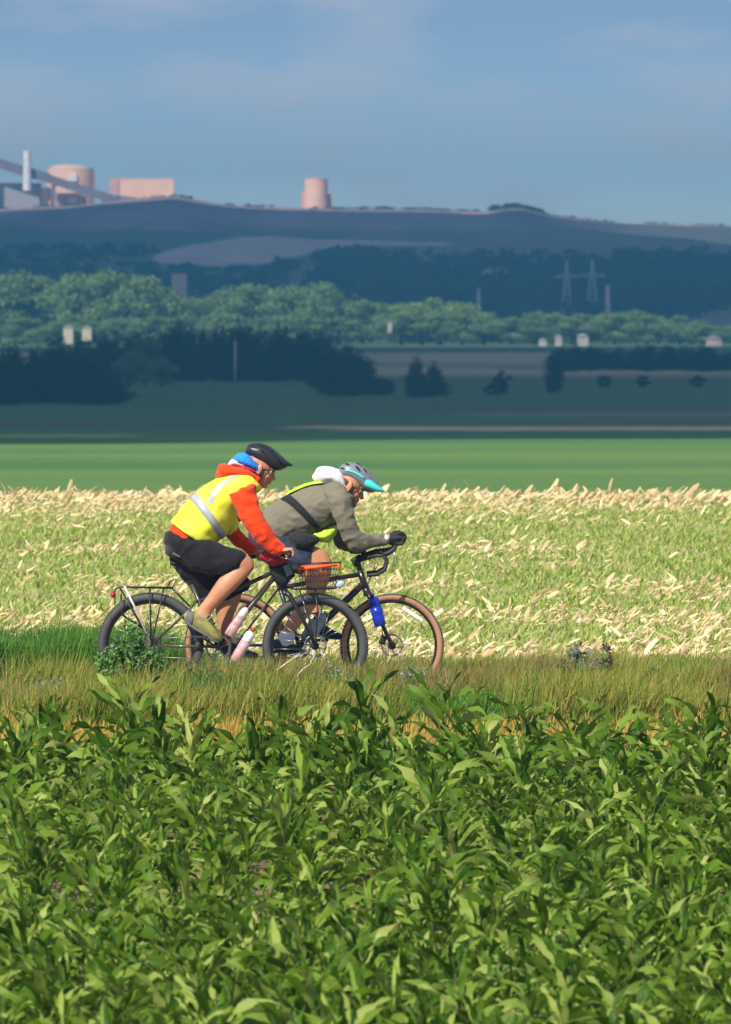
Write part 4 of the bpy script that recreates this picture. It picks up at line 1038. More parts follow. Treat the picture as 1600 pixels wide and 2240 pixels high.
# rear rack
mb = MB()
for s_ in (-1, 1):
    addt(mb, YA, [(252, 1290, s_*.05), (262, 1284, s_*.055), (376, 1286, s_*.055)], .0055); 
    addt(mb, YA, [(262, 1285, s_*.055), (330, 1404, s_*.075)], .0045); addt(mb, YA, [(328, 1286, s_*.055), (331, 1404, s_*.075)], .0045); addt(mb, YA, [(359, 1286, s_*.055), (333, 1404, s_*.075)], .0045)
    addt(mb, YA, [(265, 1300, s_*.058), (268, 1345, s_*.072), (322, 1380, s_*.076)], .0045)
    addt(mb, YA, [(376, 1286, s_*.05), (415, 1326, s_*.035)], .0045)
    addt(mb, YA, [(366, 1285, s_*.04), (374, 1270, s_*.04), (386, 1268, s_*.035), (378, 1285, s_*.04)], .0045)
for xx in (262, 290, 320, 350, 376): mb.tube([P(xx, 1285, YA - .055), P(xx, 1285, YA + .055)], .004, 6)
mb.tube([P(384, 1268, YA-.036), P(384, 1268, YA+.036)], .0045, 6); mb.tube([P(252, 1290, YA - .05), P(252, 1290, YA + .05)], .005, 6)
addt(mb, YA, [(252, 1290, 0), (252, 1324, 0)], .005)
rk = mb.build('rear_rack', m_black, A)
mb = MB(); c = P(247, 1301, YA); mb.ell(c, (.017, .03, .022)); mb.build('tail_light', m_redlens, rk)
addt(MB(), YA, [(273, 1281, -.085), (300, 1335, -.09), (330, 1404, -.09)], [.010, .008, .008], 8).build('air_pump', mat('pump_alloy', (0.8, 0.72, 0.6), .35, metal=.5), A)
crankset(A, YA, BB, (440, 1392), (516, 1440), m_black, m_silver)
chain(A, YA, (330, 1412), BB)
mb = MB()
addt(mb, YA, [(533, 1340, -.03), (497, 1386, -.03)], .003); addt(mb, YA, [(548, 1398, -.02), (512, 1444, -.02)], .003)
for (a, b) in (((527, 1352), (3, 0)), ((505, 1380), (3, 0)), ((541, 1410), (3, 0)), ((519, 1438), (3, 0))):
    pass
mb.build('bottle_cage', m_black, A)

m_bott = mat('pink_bottle', (0.72, 0.36, 0.38), 0.35, c2=(0.82, 0.56, 0.56), scale=14, transl=.25)
m_botw = mat('white_bottle_top', (0.9, 0.88, 0.85), 0.35)
m_redcap = mat('red_cap', (0.75, 0.05, 0.02), 0.4)
def bottle(y0, base, top, label, ml, mt, mc, R=.036, yo=0.0, cat='bottle', neck=True, bodyname='bottle_body'):
    b = P(*base, y0) + Vector((0, yo, 0)); t_ = P(*top, y0) + Vector((0, yo, 0)); root = empty('water_bottle', b); tag(root, label, cat)
    at = lambda q: b.lerp(t_, q)
    mb = MB(); mb.tube([at(0), at(.02), at(.3), at(.34), at(.38), at(.6)], [R*.85, R, R, R*.93, R, R], 18); mb.build(bodyname, ml, root)
    mb = MB(); mb.tube([at(.602), at(.66), at(.70), at(.80), at(.86), at(.89)], [R, R*.9, R*.98, R*.96, R*.75, R*.4], 18); mb.build('bottle_top', mt, root)
    mb = MB(); mb.tube([at(.893), at(.95), at(.955), at(1.0)], [R*.28, R*.28, R*.4, R*.34], 12); mb.build('nozzle', mc, root)
bottle(YA, (501, 1391), (544, 1320), 'pink and white water bottle inside the frame of the left bicycle', m_bott, m_botw, m_redcap)
bottle(YA, (513, 1446), (556, 1374), 'pink and white water bottle slung under the down tube of the left bicycle', m_bott, m_botw, m_redcap, yo=-.02)

# ---- bicycle B (far, right)
YB = 61.0
B = empty('bicycle', P(655, 1525, YB))
tag(B, 'dark plum drop bar gravel bicycle with tan sidewall tyres, on the far side', 'bicycle')
wheel(B, 517, 1411, YB, 0.359, 0.024, tan=True, cassette=True, rotor=True)
rB, hB = wheel(B, 858, 1412, YB, 0.359, 0.024, tan=True, rotor=True, rot0=.05)
mb = MB(); BBB = (655, 1413)
addt(mb, YB, [(794, 1278), (657, 1411)], [.024, .025])
addt(mb, YB, [(792, 1256), (715, 1268), (612, 1286)], .0165)
addt(mb, YB, [(655, 1413), (606, 1268)], .016)
addt(mb, YB, [(787, 1246), (802, 1292)], [.022, .026])
for s_ in (-1, 1):
    addt(mb, YB, [(650, 1413, s_*.02), (630, 1412, s_*.045), (517, 1411, s_*.062)], .009); addt(mb, YB, [(612, 1284, s_*.018), (517, 1411, s_*.062)], .0075)
mb.tube([P(655, 1413, YB) + Vector((0, -.036, 0)), P(655, 1413, YB) + Vector((0, .036, 0))], .023, 14)
mb.build('frame', m_plum, B)
mb = MB(); addt(mb, YB, [(800, 1286), (806, 1302)], .028)
for s_ in (-1, 1): addt(mb, YB, [(803, 1294, s_*.035), (812, 1312, s_*.052), (836, 1364, s_*.056), (858, 1413, s_*.056)], [.019, .018, .0155, .013])
mb.box(P(806, 1300, YB), (.03, .05, .017), Matrix.Rotation(.43, 3, 'Y')); mb.build('fork', m_plum, B)
mb = MB(); mb.box(P(838, 1400, YB + .04), (.022, .015, .03), Matrix.Rotation(.3, 3, 'Y')); addt(mb, YB, [(838, 1396, -.06), (836, 1380, -.07)], .005); mb.build('brake_caliper', m_matt, B)
addt(MB(), YB, [(607, 1272), (592, 1222)], .0135).build('seatpost', m_black, B)
saddle(B, YB, 588, 1212)
mb = MB(); addt(mb, YB, [(788, 1248), (781, 1220)], .019); addt(mb, YB, [(783, 1226), (808, 1218)], .018); mb.build('stem', m_black, B)
mb = MB(); addt(mb, YB, [(808, 1218, -.2), (808, 1218, .2)], .0135)
for s_ in (-1, 1):
    addt(mb, YB, [(808, 1218, s_*.19), (825, 1213, s_*.205), (840, 1214, s_*.21), (847, 1228, s_*.215), (842, 1244, s_*.22), (826, 1254, s_*.225), (803, 1256, s_*.23)], .0135)
dr = mb.build('handlebar', m_matt, B)
for s_ in (-1, 1):
    mb = MB(); addt(mb, YB, [(836, 1212, s_*.208), (850, 1208, s_*.208), (862, 1200, s_*.205), (867, 1190, s_*.203)], [.016, .018, .017, .012]); hd = mb.build('brake_hood', m_matt, dr)
    mb = MB(); addt(mb, YB, [(862, 1202, s_*.208), (864, 1216, s_*.212), (862, 1230, s_*.215), (867, 1242, s_*.218)], [.009, .007, .006, .004], 8, .7); mb.build('brake_lever', m_silver, dr)
# arm rest bars
mb = MB()
for s_ in (-1, 1):
    addt(mb, YB, [(790, 1216, s_*.07), (820, 1205, s_*.06), (855, 1200, s_*.045), (872, 1188, s_*.04), (878, 1176, s_*.04)], .011)
    addt(mb, YB, [(795, 1220, s_*.08), (793, 1208, s_*.09)], .012)
ax = mb.build('aero_bar', m_matt, B)
for s_ in (-1, 1):
    mb = MB(); Loft(YB, [(766, 1205, 768, 1210, s_*.10, .02), (775, 1203, 776, 1211, s_*.10, .045), (790, 1202, 790, 1210, s_*.10, .045), (800, 1202, 800, 1207, s_*.10, .02)], 3).add(mb, 14); mb.build('elbow_pad', m_matt, ax)
mb = MB()
for a in (((800, 1222, .05), (822, 1232, .04), (812, 1262, .02), (800, 1290, .03)), ((780, 1222, -.04), (765, 1240, -.05), (790, 1264, -.03)), ((815, 1216, -.08), (828, 1234, -.06), (806, 1268, -.03))): addt(mb, YB, a, .003, 6)
mb.build('cable', m_matt, B)
mb = MB(); addt(mb, YB, [(790, 1216, 0), (775, 1228, 0), (780, 1240, 0)], [.02, .03, .012], 10); mb.build('stem_bag', m_matt, B)
c = P(903, 1343, YB - .012); mb = MB(); d_ = Matrix.Rotation(math.radians(33), 3, 'Y'); mb.box(c, (.084, .004, .012), d_); mb.build('spoke_reflector', m_refl, rB, 'auto', bevel=.003)
crankset(B, YB, BBB, (608, 1424), (703, 1402), m_black, m_rim)
chain(B, YB, (517, 1411), BBB)
mb = MB()
for s_ in (-1, 1): addt(mb, YB, [(825, 1350, -.075), (830, 1322, -.10*1)], .004)
mb.build('bottle_cage', m_black, B)
m_blueb = mat('blue_bottle', (0.012, 0.03, 0.42), 0.28, coat=.5); m_bluet = mat('dark_blue_top', (0.01, 0.02, 0.12), .4)
bottle(YB, (833, 1368), (814, 1298), 'dark blue bottle strapped to the fork of the right bicycle', m_blueb, m_blueb, m_bluet, R=.042, yo=-.10)
m_clear = mat('cloudy_bottle', (0.55, 0.6, 0.66), .3, transl=.3); m_lime = mat('lime_cap', (0.35, 0.8, 0.05), .4)
bottle(YB, (683, 1388), (714, 1338), 'cloudy grey bottle with a lime green cap in the frame of the right bicycle', m_clear, m_clear, m_lime, R=.04)
bottle(YB, (664, 1400), (690, 1350), 'second cloudy bottle, partly hidden left of the lime capped bottle', m_clear, m_clear, m_bluet, R=.03, yo=.05)
# ------------------------------------------------------------------ riders
m_skin = mat('skin', (0.60, 0.29, 0.15), 0.5, c2=(0.53, 0.22, 0.11), scale=14, bump=0.15, bscale=90)
m_skin.node_tree.nodes['Principled BSDF'].inputs['Subsurface Weight'].default_value = 0.08
m_skin.node_tree.nodes['Principled BSDF'].inputs['Subsurface Radius'].default_value = (0.02, 0.008, 0.004)
def cloth(name, c, c2=None, s=10): return mat(name, c, 0.85, c2=c2 or tuple(q*.85 for q in c), scale=s, bump=0.25, bscale=220, sheen=0.15, spec=0.2)
m_redj = cloth('red_orange_fleece', (0.88, 0.06, 0.006))
m_yel = mat('yellow_hi_vis', (0.97, 0.98, 0.10), 0.6, c2=(0.93, 0.96, 0.04), scale=12, bump=0.2, bscale=160, spec=0.3)
m_band = mat('reflective_band', (0.50, 0.52, 0.56), 0.4, c2=(0.44, 0.46, 0.5), scale=30, metal=0.1)
m_shortA = cloth('black_shorts_cloth', (0.017, 0.014, 0.017))
m_grj = cloth('olive_grey_fleece', (0.205, 0.185, 0.135))
m_navy = cloth('navy_shorts_cloth', (0.022, 0.028, 0.055), (0.05, 0.065, 0.10), 16)
m_lime2 = mat('lime_strap', (0.52, 0.88, 0.05), 0.6)
m_blackc = cloth('black_webbing', (0.02, 0.02, 0.023))
m_whitec = cloth('white_fleece', (0.80, 0.79, 0.83))
m_bluec = cloth('blue_bandana', (0.03, 0.30, 0.90), (0.02, 0.2, 0.75))
m_magc = cloth('magenta_edge', (0.6, 0.03, 0.16))
m_hair = mat('brown_hair', (0.09, 0.045, 0.025), 0.8, bump=0.8, bscale=120)
m_beard = mat('grey_brown_beard', (0.16, 0.10, 0.075), 0.9, c2=(0.28, 0.22, 0.19), scale=60, bump=0.8, bscale=160)
m_helA = mat('black_helmet', (0.022, 0.023, 0.027), 0.38, coat=0.2)
m_helB = mat('grey_helmet', (0.20, 0.225, 0.25), 0.4, coat=0.3)
m_teal = mat('teal_plastic', (0.08, 0.80, 0.80), 0.35, coat=0.4)
m_vent = mat('vent_foam', (0.012, 0.014, 0.018), 0.9)
m_lens = mat('amber_lens', (0.30, 0.09, 0.01), 0.3)
m_dlens = mat('dark_lens', (0.03, 0.015, 0.012), 0.3)
m_lensframe = mat('spectacle_frame', (0.015, 0.012, 0.012), 0.5)
m_eye = mat('eye_white', (0.75, 0.72, 0.68), 0.3)
m_shoeA = mat('olive_yellow_shoe', (0.34, 0.30, 0.07), 0.7, c2=(0.20, 0.19, 0.07), scale=30, bump=.3, bscale=120)
m_sole = mat('grey_sole', (0.14, 0.14, 0.135), 0.8)
m_wsole = mat('white_sole', (0.7, 0.7, 0.74), 0.7)
m_shoeB = mat('dark_shoe', (0.03, 0.035, 0.055), 0.6)
m_glove = mat('black_glove', (0.015, 0.015, 0.017), 0.75, bump=.5, bscale=90)

class Head:
    def __init__(s, c, a, sc, yaw=0.0):
        s.c = Vector(c); s.sc = sc; s.R = Matrix.Rotation(yaw, 3, 'Z') @ Matrix.Rotation(math.radians(a), 3, 'Y')
    def p(s, x, y, z): return s.c + s.R @ (Vector((x, y, z))*s.sc)
    def e(s, mb, c, r, rot=None, n=14, m=9):
        R_ = s.R @ rot if rot else s.R
        mb.ell(s.p(*c), [q*s.sc for q in r], R_, n, m)
def head_shapes(mb, h):
    h.e(mb, (-.008, 0, .035), (.096, .076, .092), n=20, m=12)      # skull
    h.e(mb, (.028, 0, -.035), (.062, .060, .082), n=18, m=12)     # face
    h.e(mb, (.030, 0, -.085), (.050, .046, .034))                # jaw
    h.e(mb, (.064, 0, -.103), (.022, .024, .018))                # chin
    h.e(mb, (.070, 0, .018), (.022, .052, .014))                 # brow
    for s_ in (-1, 1):
        h.e(mb, (.052, s_*.038, -.035), (.028, .022, .026))      # cheek
        h.e(mb, (-.008, s_*.078, -.012), (.020, .009, .033), Matrix.Rotation(.2*s_, 3, 'Z'))   # ear
        h.e(mb, (-.002, s_*.080, -.034), (.010, .008, .012))
        h.e(mb, (.084, s_*.012, -.046), (.010, .008, .007))
    mb.tube([h.p(.078, 0, .008), h.p(.094, 0, -.018), h.p(.108, 0, -.042), h.p(.094, 0, -.050)], [.008*h.sc, .010*h.sc, .012*h.sc, .008*h.sc], 10)
    h.e(mb, (.086, 0, -.066), (.013, .026, .006)); h.e(mb, (.083, 0, -.078), (.013, .024, .007))
def hand_on_bar(mb, wrist, bar, r_bar=.013, y_half=.034, s=-1, g=0.0, fr=.0088):
    """hand gripping a bar that runs along Y at point bar; wrist behind/above it. s: side of the thumb (towards the stem is -s)"""
    wrist = Vector(wrist); bar = Vector(bar); d = (bar - wrist); d.y = 0; L_ = d.length; d.normalize(); up = Vector((-d.z, 0, d.x))
    if up.z < 0: up = -up
    kn = bar + up*(r_bar + .020) + d*.006
    # palm
    rings = []
    for t, hw, hh in ((0, .024, .021), (.3, .031, .020), (.65, .039, .018), (1.0, .040, .014)):
        c = wrist.lerp(kn, t) - up*(.006*math.sin(t*math.pi))
        rings.append([c + Vector((0, 1, 0))*(hw + g)*math.cos(2*math.pi*k/16) + up*(hh + g)*math.sin(2*math.pi*k/16) for k in range(16)])
    mb.ring_skin(rings)
    for i in range(4):
        yy = bar.y + (-.0315 + .021*i); fl = (1.0, 1.08, 1.03, .86)[i if s < 0 else 3 - i]; rr = (r_bar + fr + .002)
        pts = [kn + Vector((0, yy - bar.y, 0)) - up*.004 - d*.012]
        for k, a in enumerate((68, 22, -30, -85, -130)):
            if k == 4 and fl < .9: break
            aa = math.radians(a)*1.0
            pts.append(bar + Vector((0, yy - bar.y, 0)) + d*(math.cos(aa)*rr*(1.12 if a > 0 else 1)) + up*(math.sin(aa)*rr*(1.25 if a > 50 else 1.0)))
        mb.tube(pts, [fr + g, fr*1.08 + g, fr + g, fr*1.0 + g, fr*.9 + g, fr*.75 + g][:len(pts)], 10)
    ty = bar.y - s*.046
    t0 = wrist.lerp(kn, .45) + Vector((0, -s*.030, 0)); t0.y = wrist.y*.5 + bar.y*.5 - s*.03
    rr = r_bar + .012
    mb.tube([t0, Vector((0, ty - 0, 0)) + (wrist.lerp(kn, .8) - up*.004)*1.0 - Vector((0, wrist.lerp(kn, .8).y, 0)), bar + Vector((0, ty - bar.y, 0)) + d*0 - up*rr*.6 - d*rr*.8, bar + Vector((0, ty - bar.y + s*.006, 0)) - up*rr - d*(-.006)], [.013 + g, .0125 + g, .011 + g, .009 + g], 10)

def strap(pts, w, m, name, parent, th=.003, up=(0, 1, 0)):
    return MB().tube(pts, w, 8, flat=th/w if False else .35).build(name, m, parent)

# ======== rider A
def sec(*a): return list(a)
torsoA = [sec(366,1196,402,1232,0,.125), sec(360,1178,420,1222,0,.165), sec(368,1156,440,1198,0,.17), sec(385,1133,468,1184,0,.165), sec(404,1109,492,1166,0,.17), sec(428,1084,511,1138,0,.182), sec(457,1061,528,1106,0,.19), sec(489,1043,550,1084,0,.187), sec(520,1032,566,1072,0,.158), sec(540,1027,573,1062,0,.10)]
armA = [sec(504,1080,545,1058,-.13,.055), sec(499,1080,559,1060,-.185,.068), sec(507,1092,563,1080,-.205,.068), sec(518,1112,568,1103,-.225,.064), sec(531,1140,579,1130,-.245,.062), sec(546,1162,591,1150,-.25,.058), sec(564,1184,605,1170,-.24,.053), sec(584,1203,616,1184,-.23,.045), sec(604,1213,624,1192,-.225,.036)]
farmA = [sec(500,1080,550,1050,.17,.065), sec(494,1105,540,1100,.20,.06), sec(488,1135,532,1128,.22,.058), sec(487,1160,522,1150,.24,.054), sec(500,1182,527,1166,.26,.05), sec(518,1200,541,1180,.27,.043), sec(537,1213,556,1193,.285,.036), sec(545,1217,562,1199,.288,.034)]
thighA = [sec(368,1170,396,1226,-.07,.085), sec(400,1163,418,1242,-.095,.092), sec(436,1172,448,1254,-.105,.088), sec(476,1185,478,1257,-.11,.08), sec(510,1197,500,1254,-.115,.075), sec(532,1204,508,1250,-.115,.073)]
legA = [sec(470,1188,470,1248,-.11,.07), sec(512,1199,495,1246,-.112,.062), sec(536,1208,509,1248,-.112,.056), sec(552,1222,510,1248,-.112,.052), sec(557,1240,500,1246,-.112,.050), sec(545,1258,489,1254,-.112,.053), sec(524,1280,473,1274,-.112,.055), sec(500,1303,456,1300,-.112,.048), sec(480,1322,442,1319,-.112,.039), sec(467,1336,434,1330,-.112,.033), sec(463,1346,428,1342,-.112,.034), sec(472,1362,424,1360,-.114,.036)]
footA = [sec(410,1338,406,1354,-.114,.022), sec(420,1336,414,1364,-.114,.034), sec(440,1343,428,1374,-.114,.038), sec(458,1353,445,1384,-.114,.043), sec(472,1370,458,1393,-.114,.046), sec(482,1386,470,1400,-.114,.038), sec(486,1395,481,1402,-.114,.018)]
fthighA = [sec(362,1190,420,1176,.07,.085), sec(372,1222,452,1196,.095,.09), sec(394,1256,488,1222,.10,.088), sec(418,1288,520,1246,.105,.085), sec(438,1312,540,1266,.105,.082), sec(442,1318,548,1276,.105,.08)]
flegA = [sec(440,1240,500,1230,.105,.06), sec(462,1282,522,1262,.105,.055), sec(474,1306,530,1296,.105,.05), sec(470,1330,520,1330,.105,.05), sec(474,1356,510,1356,.105,.04), sec(482,1390,506,1390,.105,.031), sec(484,1408,510,1404,.105,.034)]
ffootA = [sec(486,1408,482,1422,.105,.025), sec(500,1406,492,1432,.105,.036), sec(520,1412,514,1436,.105,.04), sec(545,1424,542,1438,.105,.045), sec(562,1430,560,1440,.105,.03)]
neckA = [sec(522,1036,556,1066,0,.07), sec(544,1022,574,1052,0,.062), sec(560,1008,590,1044,0,.06)]
hA_ = Head(P(571.5, 1023.5, YA - 0.0), 20, 1.03)
mb = MB()
for secs, g in ((torsoA[2:], .88), (armA, .78), (farmA, .78), (thighA, .70), (legA, 1), (footA, .8), (fthighA, .7), (flegA, .97), (ffootA, .8), (neckA, 1)):
    Loft(YA, secs, 4, g).add(mb, 18)
head_shapes(mb, hA_)
wr = P(611, 1203, YA - .225)
hand_on_bar(mb, wr + Vector((.006, 0, .004)), P(633, 1211, YA - .245), .016, s=-1)
wr2 = P(553, 1207, YA + .287)
hand_on_bar(mb, wr2, P(571, 1217, YA + .275), .015, s=1)
PA = link('person', fuse(mb, .0042, 3), m_skin)
tag(PA, 'cyclist in yellow reflective vest over red hooded top, black shorts and black helmet', 'person')
# red hoodie
mb = MB(); T = Loft(YA, [sec(370,1158,436,1196,0,.165)] + torsoA[3:], 5, .965); T.add(mb, 28, 0.0); Loft(YA, armA, 5).add(mb, 20); Loft(YA, farmA, 5).add(mb, 20)
jk = link('jacket', fuse(mb, .006, 2, .012, 10, 1.0, (1, .6, 1.4)), m_redj, PA)
for w_, e_ in ((armA, None), (farmA, None)):
    mb = MB(); l_ = Loft(YA, w_, 5, 1.06); l_.add(mb, 18, .0, .93, .995, 4); mb.build('cuff', m_redj, jk)
mb = MB(); Loft(YA, [sec(475,1032,480,1048,0,.06), sec(481,1016,494,1048,0,.12), sec(500,1015,518,1046,0,.14), sec(522,1020,540,1048,0,.14), sec(545,1022,562,1058,0,.115), sec(560,1036,572,1064,0,.08)], 5).add(mb, 24)
link('hood', fuse(mb, .006, 3, .007, 16, 3.), m_redj, jk)
# vest
VT = Loft(YA, torsoA, 6, 1.0)
mb = MB(); us = [.285 + .70*i/34 for i in range(35)]; ths = [2*math.pi*i/48 for i in range(49)]
def vest_patch(mb, T, us, ths, off, wob, hem):
    nu, nv = len(us), len(ths); b = len(mb.v)
    for l, o_ in enumerate((off, off + .003)):
        for i, u in enumerate(us):
            for t in ths:
                # front hem hangs lower than the back hem
                fr = (1 - math.cos(t))/2; uu = u - hem*fr*(1 - i/(nu-1))
                bag = .006*fr*max(0, 1 - i/(nu*.45))
                w_ = wob*mnoise.noise(Vector((uu*13 + t, t*2.5, 3.1)))
                mb.v.append(tuple(T.pt(uu, t, o_ + bag + w_)))
    q = lambda l, i, j: b + l*nu*nv + i*nv + j
    for i in range(nu-1):
        for j in range(nv-1):
            mb.f.append((q(0,i,j), q(0,i+1,j), q(0,i+1,j+1), q(0,i,j+1))); mb.f.append((q(1,i,j), q(1,i,j+1), q(1,i+1,j+1), q(1,i+1,j)))
    for j in range(nv-1):
        mb.f.append((q(0,0,j), q(0,0,j+1), q(1,0,j+1), q(1,0,j))); mb.f.append((q(0,nu-1,j), q(1,nu-1,j), q(1,nu-1,j+1), q(0,nu-1,j+1)))
vest_patch(mb, VT, us, ths, .010, .012, .03)
vs = mb.build('vest', m_yel, PA)
def band(T, fu, ths, hw, off, wob):
    mb = MB(); nv = len(ths)
    for o_ in (off, off + .0025):
        for k in (-1, 0, 1):
            for t in ths:
                u = fu(t) + k*hw; fr = (1 - math.cos(t))/2; bag = .006*fr*max(0, 1 - (u - .285)/.66/.45)
                mb.v.append(tuple(T.pt(u, t, o_ + bag + wob*mnoise.noise(Vector((u*13 + t, t*2.5, 3.1))))))
    q = lambda l, i, j: l*3*nv + i*nv + j
    for i in range(2):
        for j in range(nv-1):
            mb.f.append((q(0,i,j), q(0,i+1,j), q(0,i+1,j+1), q(0,i,j+1))); mb.f.append((q(1,i,j), q(1,i,j+1), q(1,i+1,j+1), q(1,i+1,j)))
    for i in (0, 2):
        for j in range(nv-1): mb.f.append((q(0,i,j), q(0,i,j+1), q(1,i,j+1), q(1,i,j)))
    return mb
band(VT, lambda t: .545 - .13*((1 - math.cos(t))/2)**1.4, [2*math.pi*i/48 for i in range(49)], .030, .0135, .012).build('reflective_band', m_band, vs)
for sg in (1, -1):
    mb = MB(); nn = 22; th0 = 1.02
    for o_ in (.0135, .016):
        for dt in (-.12, 0, .12):
            for i in range(nn):
                u = .57 + .37*i/(nn-1); t = sg*(th0 + dt + (.25*(1 - min(i/8, 1))) - .45*max(0, i/(nn-1) - .35))
                mb.v.append(tuple(VT.pt(u, t, o_ + .012*mnoise.noise(Vector((u*13 + t, t*2.5, 3.1))))))
    q = lambda l, i, j: l*3*nn + i*nn + j
    for i in range(2):
        for j in range(nn-1): mb.f.append((q(0,i,j), q(0,i+1,j), q(0,i+1,j+1), q(0,i,j+1))); mb.f.append((q(1,i,j), q(1,i,j+1), q(1,i+1,j+1), q(1,i+1,j)))
    mb.build('reflective_band', m_band, vs)
# hanging front corner of the far side of the vest
mb = MB(); Loft(YA, [sec(512,1128,520,1140,.10,.02), sec(500,1142,524,1146,.11,.05), sec(494,1158,518,1160,.11,.05), sec(497,1168,508,1168,.10,.02)], 4).add(mb, 14); mb.build('vest_flap', m_yel, vs)
# shorts
mb = MB(); Loft(YA, [sec(362,1212,440,1236,0,.14)] + torsoA[:2] + [sec(363,1166,434,1204,0,.176)], 5, 1.05).add(mb, 28); Loft(YA, thighA, 5, 0.99).add(mb, 22); Loft(YA, fthighA, 5, 1.03).add(mb, 22)
Loft(YA, [sec(362,1196,470,1226,0,.135), sec(372,1226,496,1240,.01,.13), sec(392,1256,512,1252,.04,.115), sec(415,1285,528,1266,.07,.10), sec(434,1309,540,1280,.09,.09)], 5).add(mb, 24)
sh = link('shorts', fuse(mb, .0065, 2, .012, 9, 7., (1, .7, 1.2)), m_shortA, PA)
mb = MB(); mb.box(P(386, 1214, YA - .165), (.028, .004, .006), Matrix.Rotation(.5, 3, 'Y')); mb.build('grey_patch', m_sole, sh, 'auto', bevel=.003)  # small grey strip on the near hip of the shorts
# shoes
for secs, nm in ((footA, 0), (ffootA, 1)):
    mb = MB(); Loft(YA, secs, 5, 1.06).add(mb, 20)
    if nm == 0: Loft(YA, [sec(428,1336,424,1362,-.114,.040), sec(450,1341,436,1368,-.114,.040), sec(464,1347,448,1372,-.114,.038)], 4).add(mb, 18)
    s_ = link('shoe', fuse(mb, .004, 3), m_shoeA if nm == 0 else m_shoeB, PA)
    mb = MB(); l_ = Loft(YA, [[*(np.array(q[2:4])*1.0 + (np.array(q[0:2]) - np.array(q[2:4]))*.12), *(np.array(q[2:4]) - (np.array(q[0:2]) - np.array(q[2:4]))/np.linalg.norm(np.array(q[0:2]) - np.array(q[2:4]))*3.2), q[4], q[5]*1.1] for q in secs], 5, 1, 3); l_.add(mb, 18); mb.build('sole', m_sole, s_)
    if nm == 0:
        mb = MB()
        for i in range(5):
            t = i/4; c = P(457 + 17*t, 1350 + 22*t, YA - .117)
            mb.tube([c + Vector((-.012, -.036, -.004)), c + Vector((.004, -.02, .010)), c + Vector((.006, .01, .012))], .0032, 6)
        mb.build('laces', m_blackc, s_)
        mb = MB(); LF = Loft(YA, secs, 5, 1.06); LF.patch(mb, [.02 + .22*i/6 for i in range(7)], [.3 + 5.6*i/20 for i in range(21)], .002, .002); LF.patch(mb, [.25 + .7*i/12 for i in range(13)], [2.3 + .7*i/5 for i in range(6)], .002, .002); mb.build('heel_panel', m_sole, s_)
# neck gaiter / bandana, white collar
mb = MB(); Loft(YA, [sec(512,1000,515,1014,0,.06), sec(520,992,530,1020,0,.105), sec(538,991,550,1028,0,.118), sec(553,1001,566,1036,0,.108), sec(563,1014,573,1042,0,.09)], 5).add(mb, 22)
link('bandana', fuse(mb, .005, 2, .007, 22, 5.), m_bluec, PA)
mb = MB(); Loft(YA, [sec(502,1010,504,1020,0,.05), sec(512,1002,518,1020,0,.08), sec(530,1008,540,1026,0,.088)], 4).add(mb, 18); mb.build('collar', m_whitec, PA)
mb = MB(); Loft(YA, [sec(530,1016,536,1026,0,.102), sec(548,1020,556,1034,0,.100), sec(562,1030,570,1044,0,.088)], 4).add(mb, 18); mb.build('collar_edge', m_magc, PA)
# hair under the helmet
mb = MB(); hA_.e(mb, (-.035, 0, .005), (.070, .079, .050)); mb.build('hair', m_hair, PA)
# helmet
def helmet(secs, vis, y0, m, mv, parent, vents, k=5):
    L_ = Loft(y0, secs, k, 1.0, 2.2)
    mb = MB(); L_.add(mb, 30); hm = link('helmet', fuse(mb, .005, 3), m, parent)
    V_ = Loft(y0, vis, 4, 1.0, 2.6); mb = MB(); V_.add(mb, 20); mb.build('visor', mv, hm)
    for (u, th, du, dth) in vents:
        for sg in (-1, 1):
            mb = MB(); ring_c = L_.pt(u, th*sg, .001)
            pu = L_.pt(u + du, (th + .12)*sg, .001) - ring_c; pt_ = L_.pt(u, (th + dth)*sg, .001) - ring_c; nn = (L_.pt(u, th*sg, .01) - ring_c).normalized()
            rings = [[ring_c + pu*math.cos(a)*r_ + pt_*math.sin(a)*r_ + nn*o_ for a in [2*math.pi*k_/14 for k_ in range(14)]] for r_, o_ in ((1.0, -.008), (1.0, .0005), (.75, .002), (.3, .0025))]
            mb.ring_skin(rings); mb.build('vent', m_vent, hm)
            if abs(th) < .1: break
    return hm, L_
hmA, _ = helmet([sec(537,986,540,992,0,.03), sec(543,974,552,999,0,.07), sec(557,969,566,1012,0,.088), sec(575,970,580,1021,0,.094), sec(592,977,597,1029,0,.088), sec(606,987,612,1029,0,.072), sec(617,997,622,1025,0,.045)],
    [sec(600,984,604,996,0,.07), sec(614,996,614,1014,0,.075), sec(628,1007,624,1020,0,.068), sec(638,1014,636,1020,0,.052), sec(641,1017,640,1019,0,.03)], YA, m_helA, m_helA, PA,
    [(.30, .95, .07, .16), (.52, .75, .09, .15), (.5, 1.35, .08, .13), (.74, .9, .07, .13)])
def straps(h, parent, side=-1):
    mb = MB()
    for s_ in (-1, 1):
        mb.tube([h.p(.030, s_*.080, .010), h.p(.022, s_*.072, -.045), h.p(.018, s_*.060, -.085), h.p(.030, s_*.030, -.122), h.p(.032, 0, -.128)], .0048, 8)
        mb.tube([h.p(-.045, s_*.078, .0), h.p(-.018, s_*.074, -.050), h.p(.018, s_*.062, -.083)], .0045, 8)
    mb.build('chin_strap', m_blackc, parent)
straps(hA_, hmA)
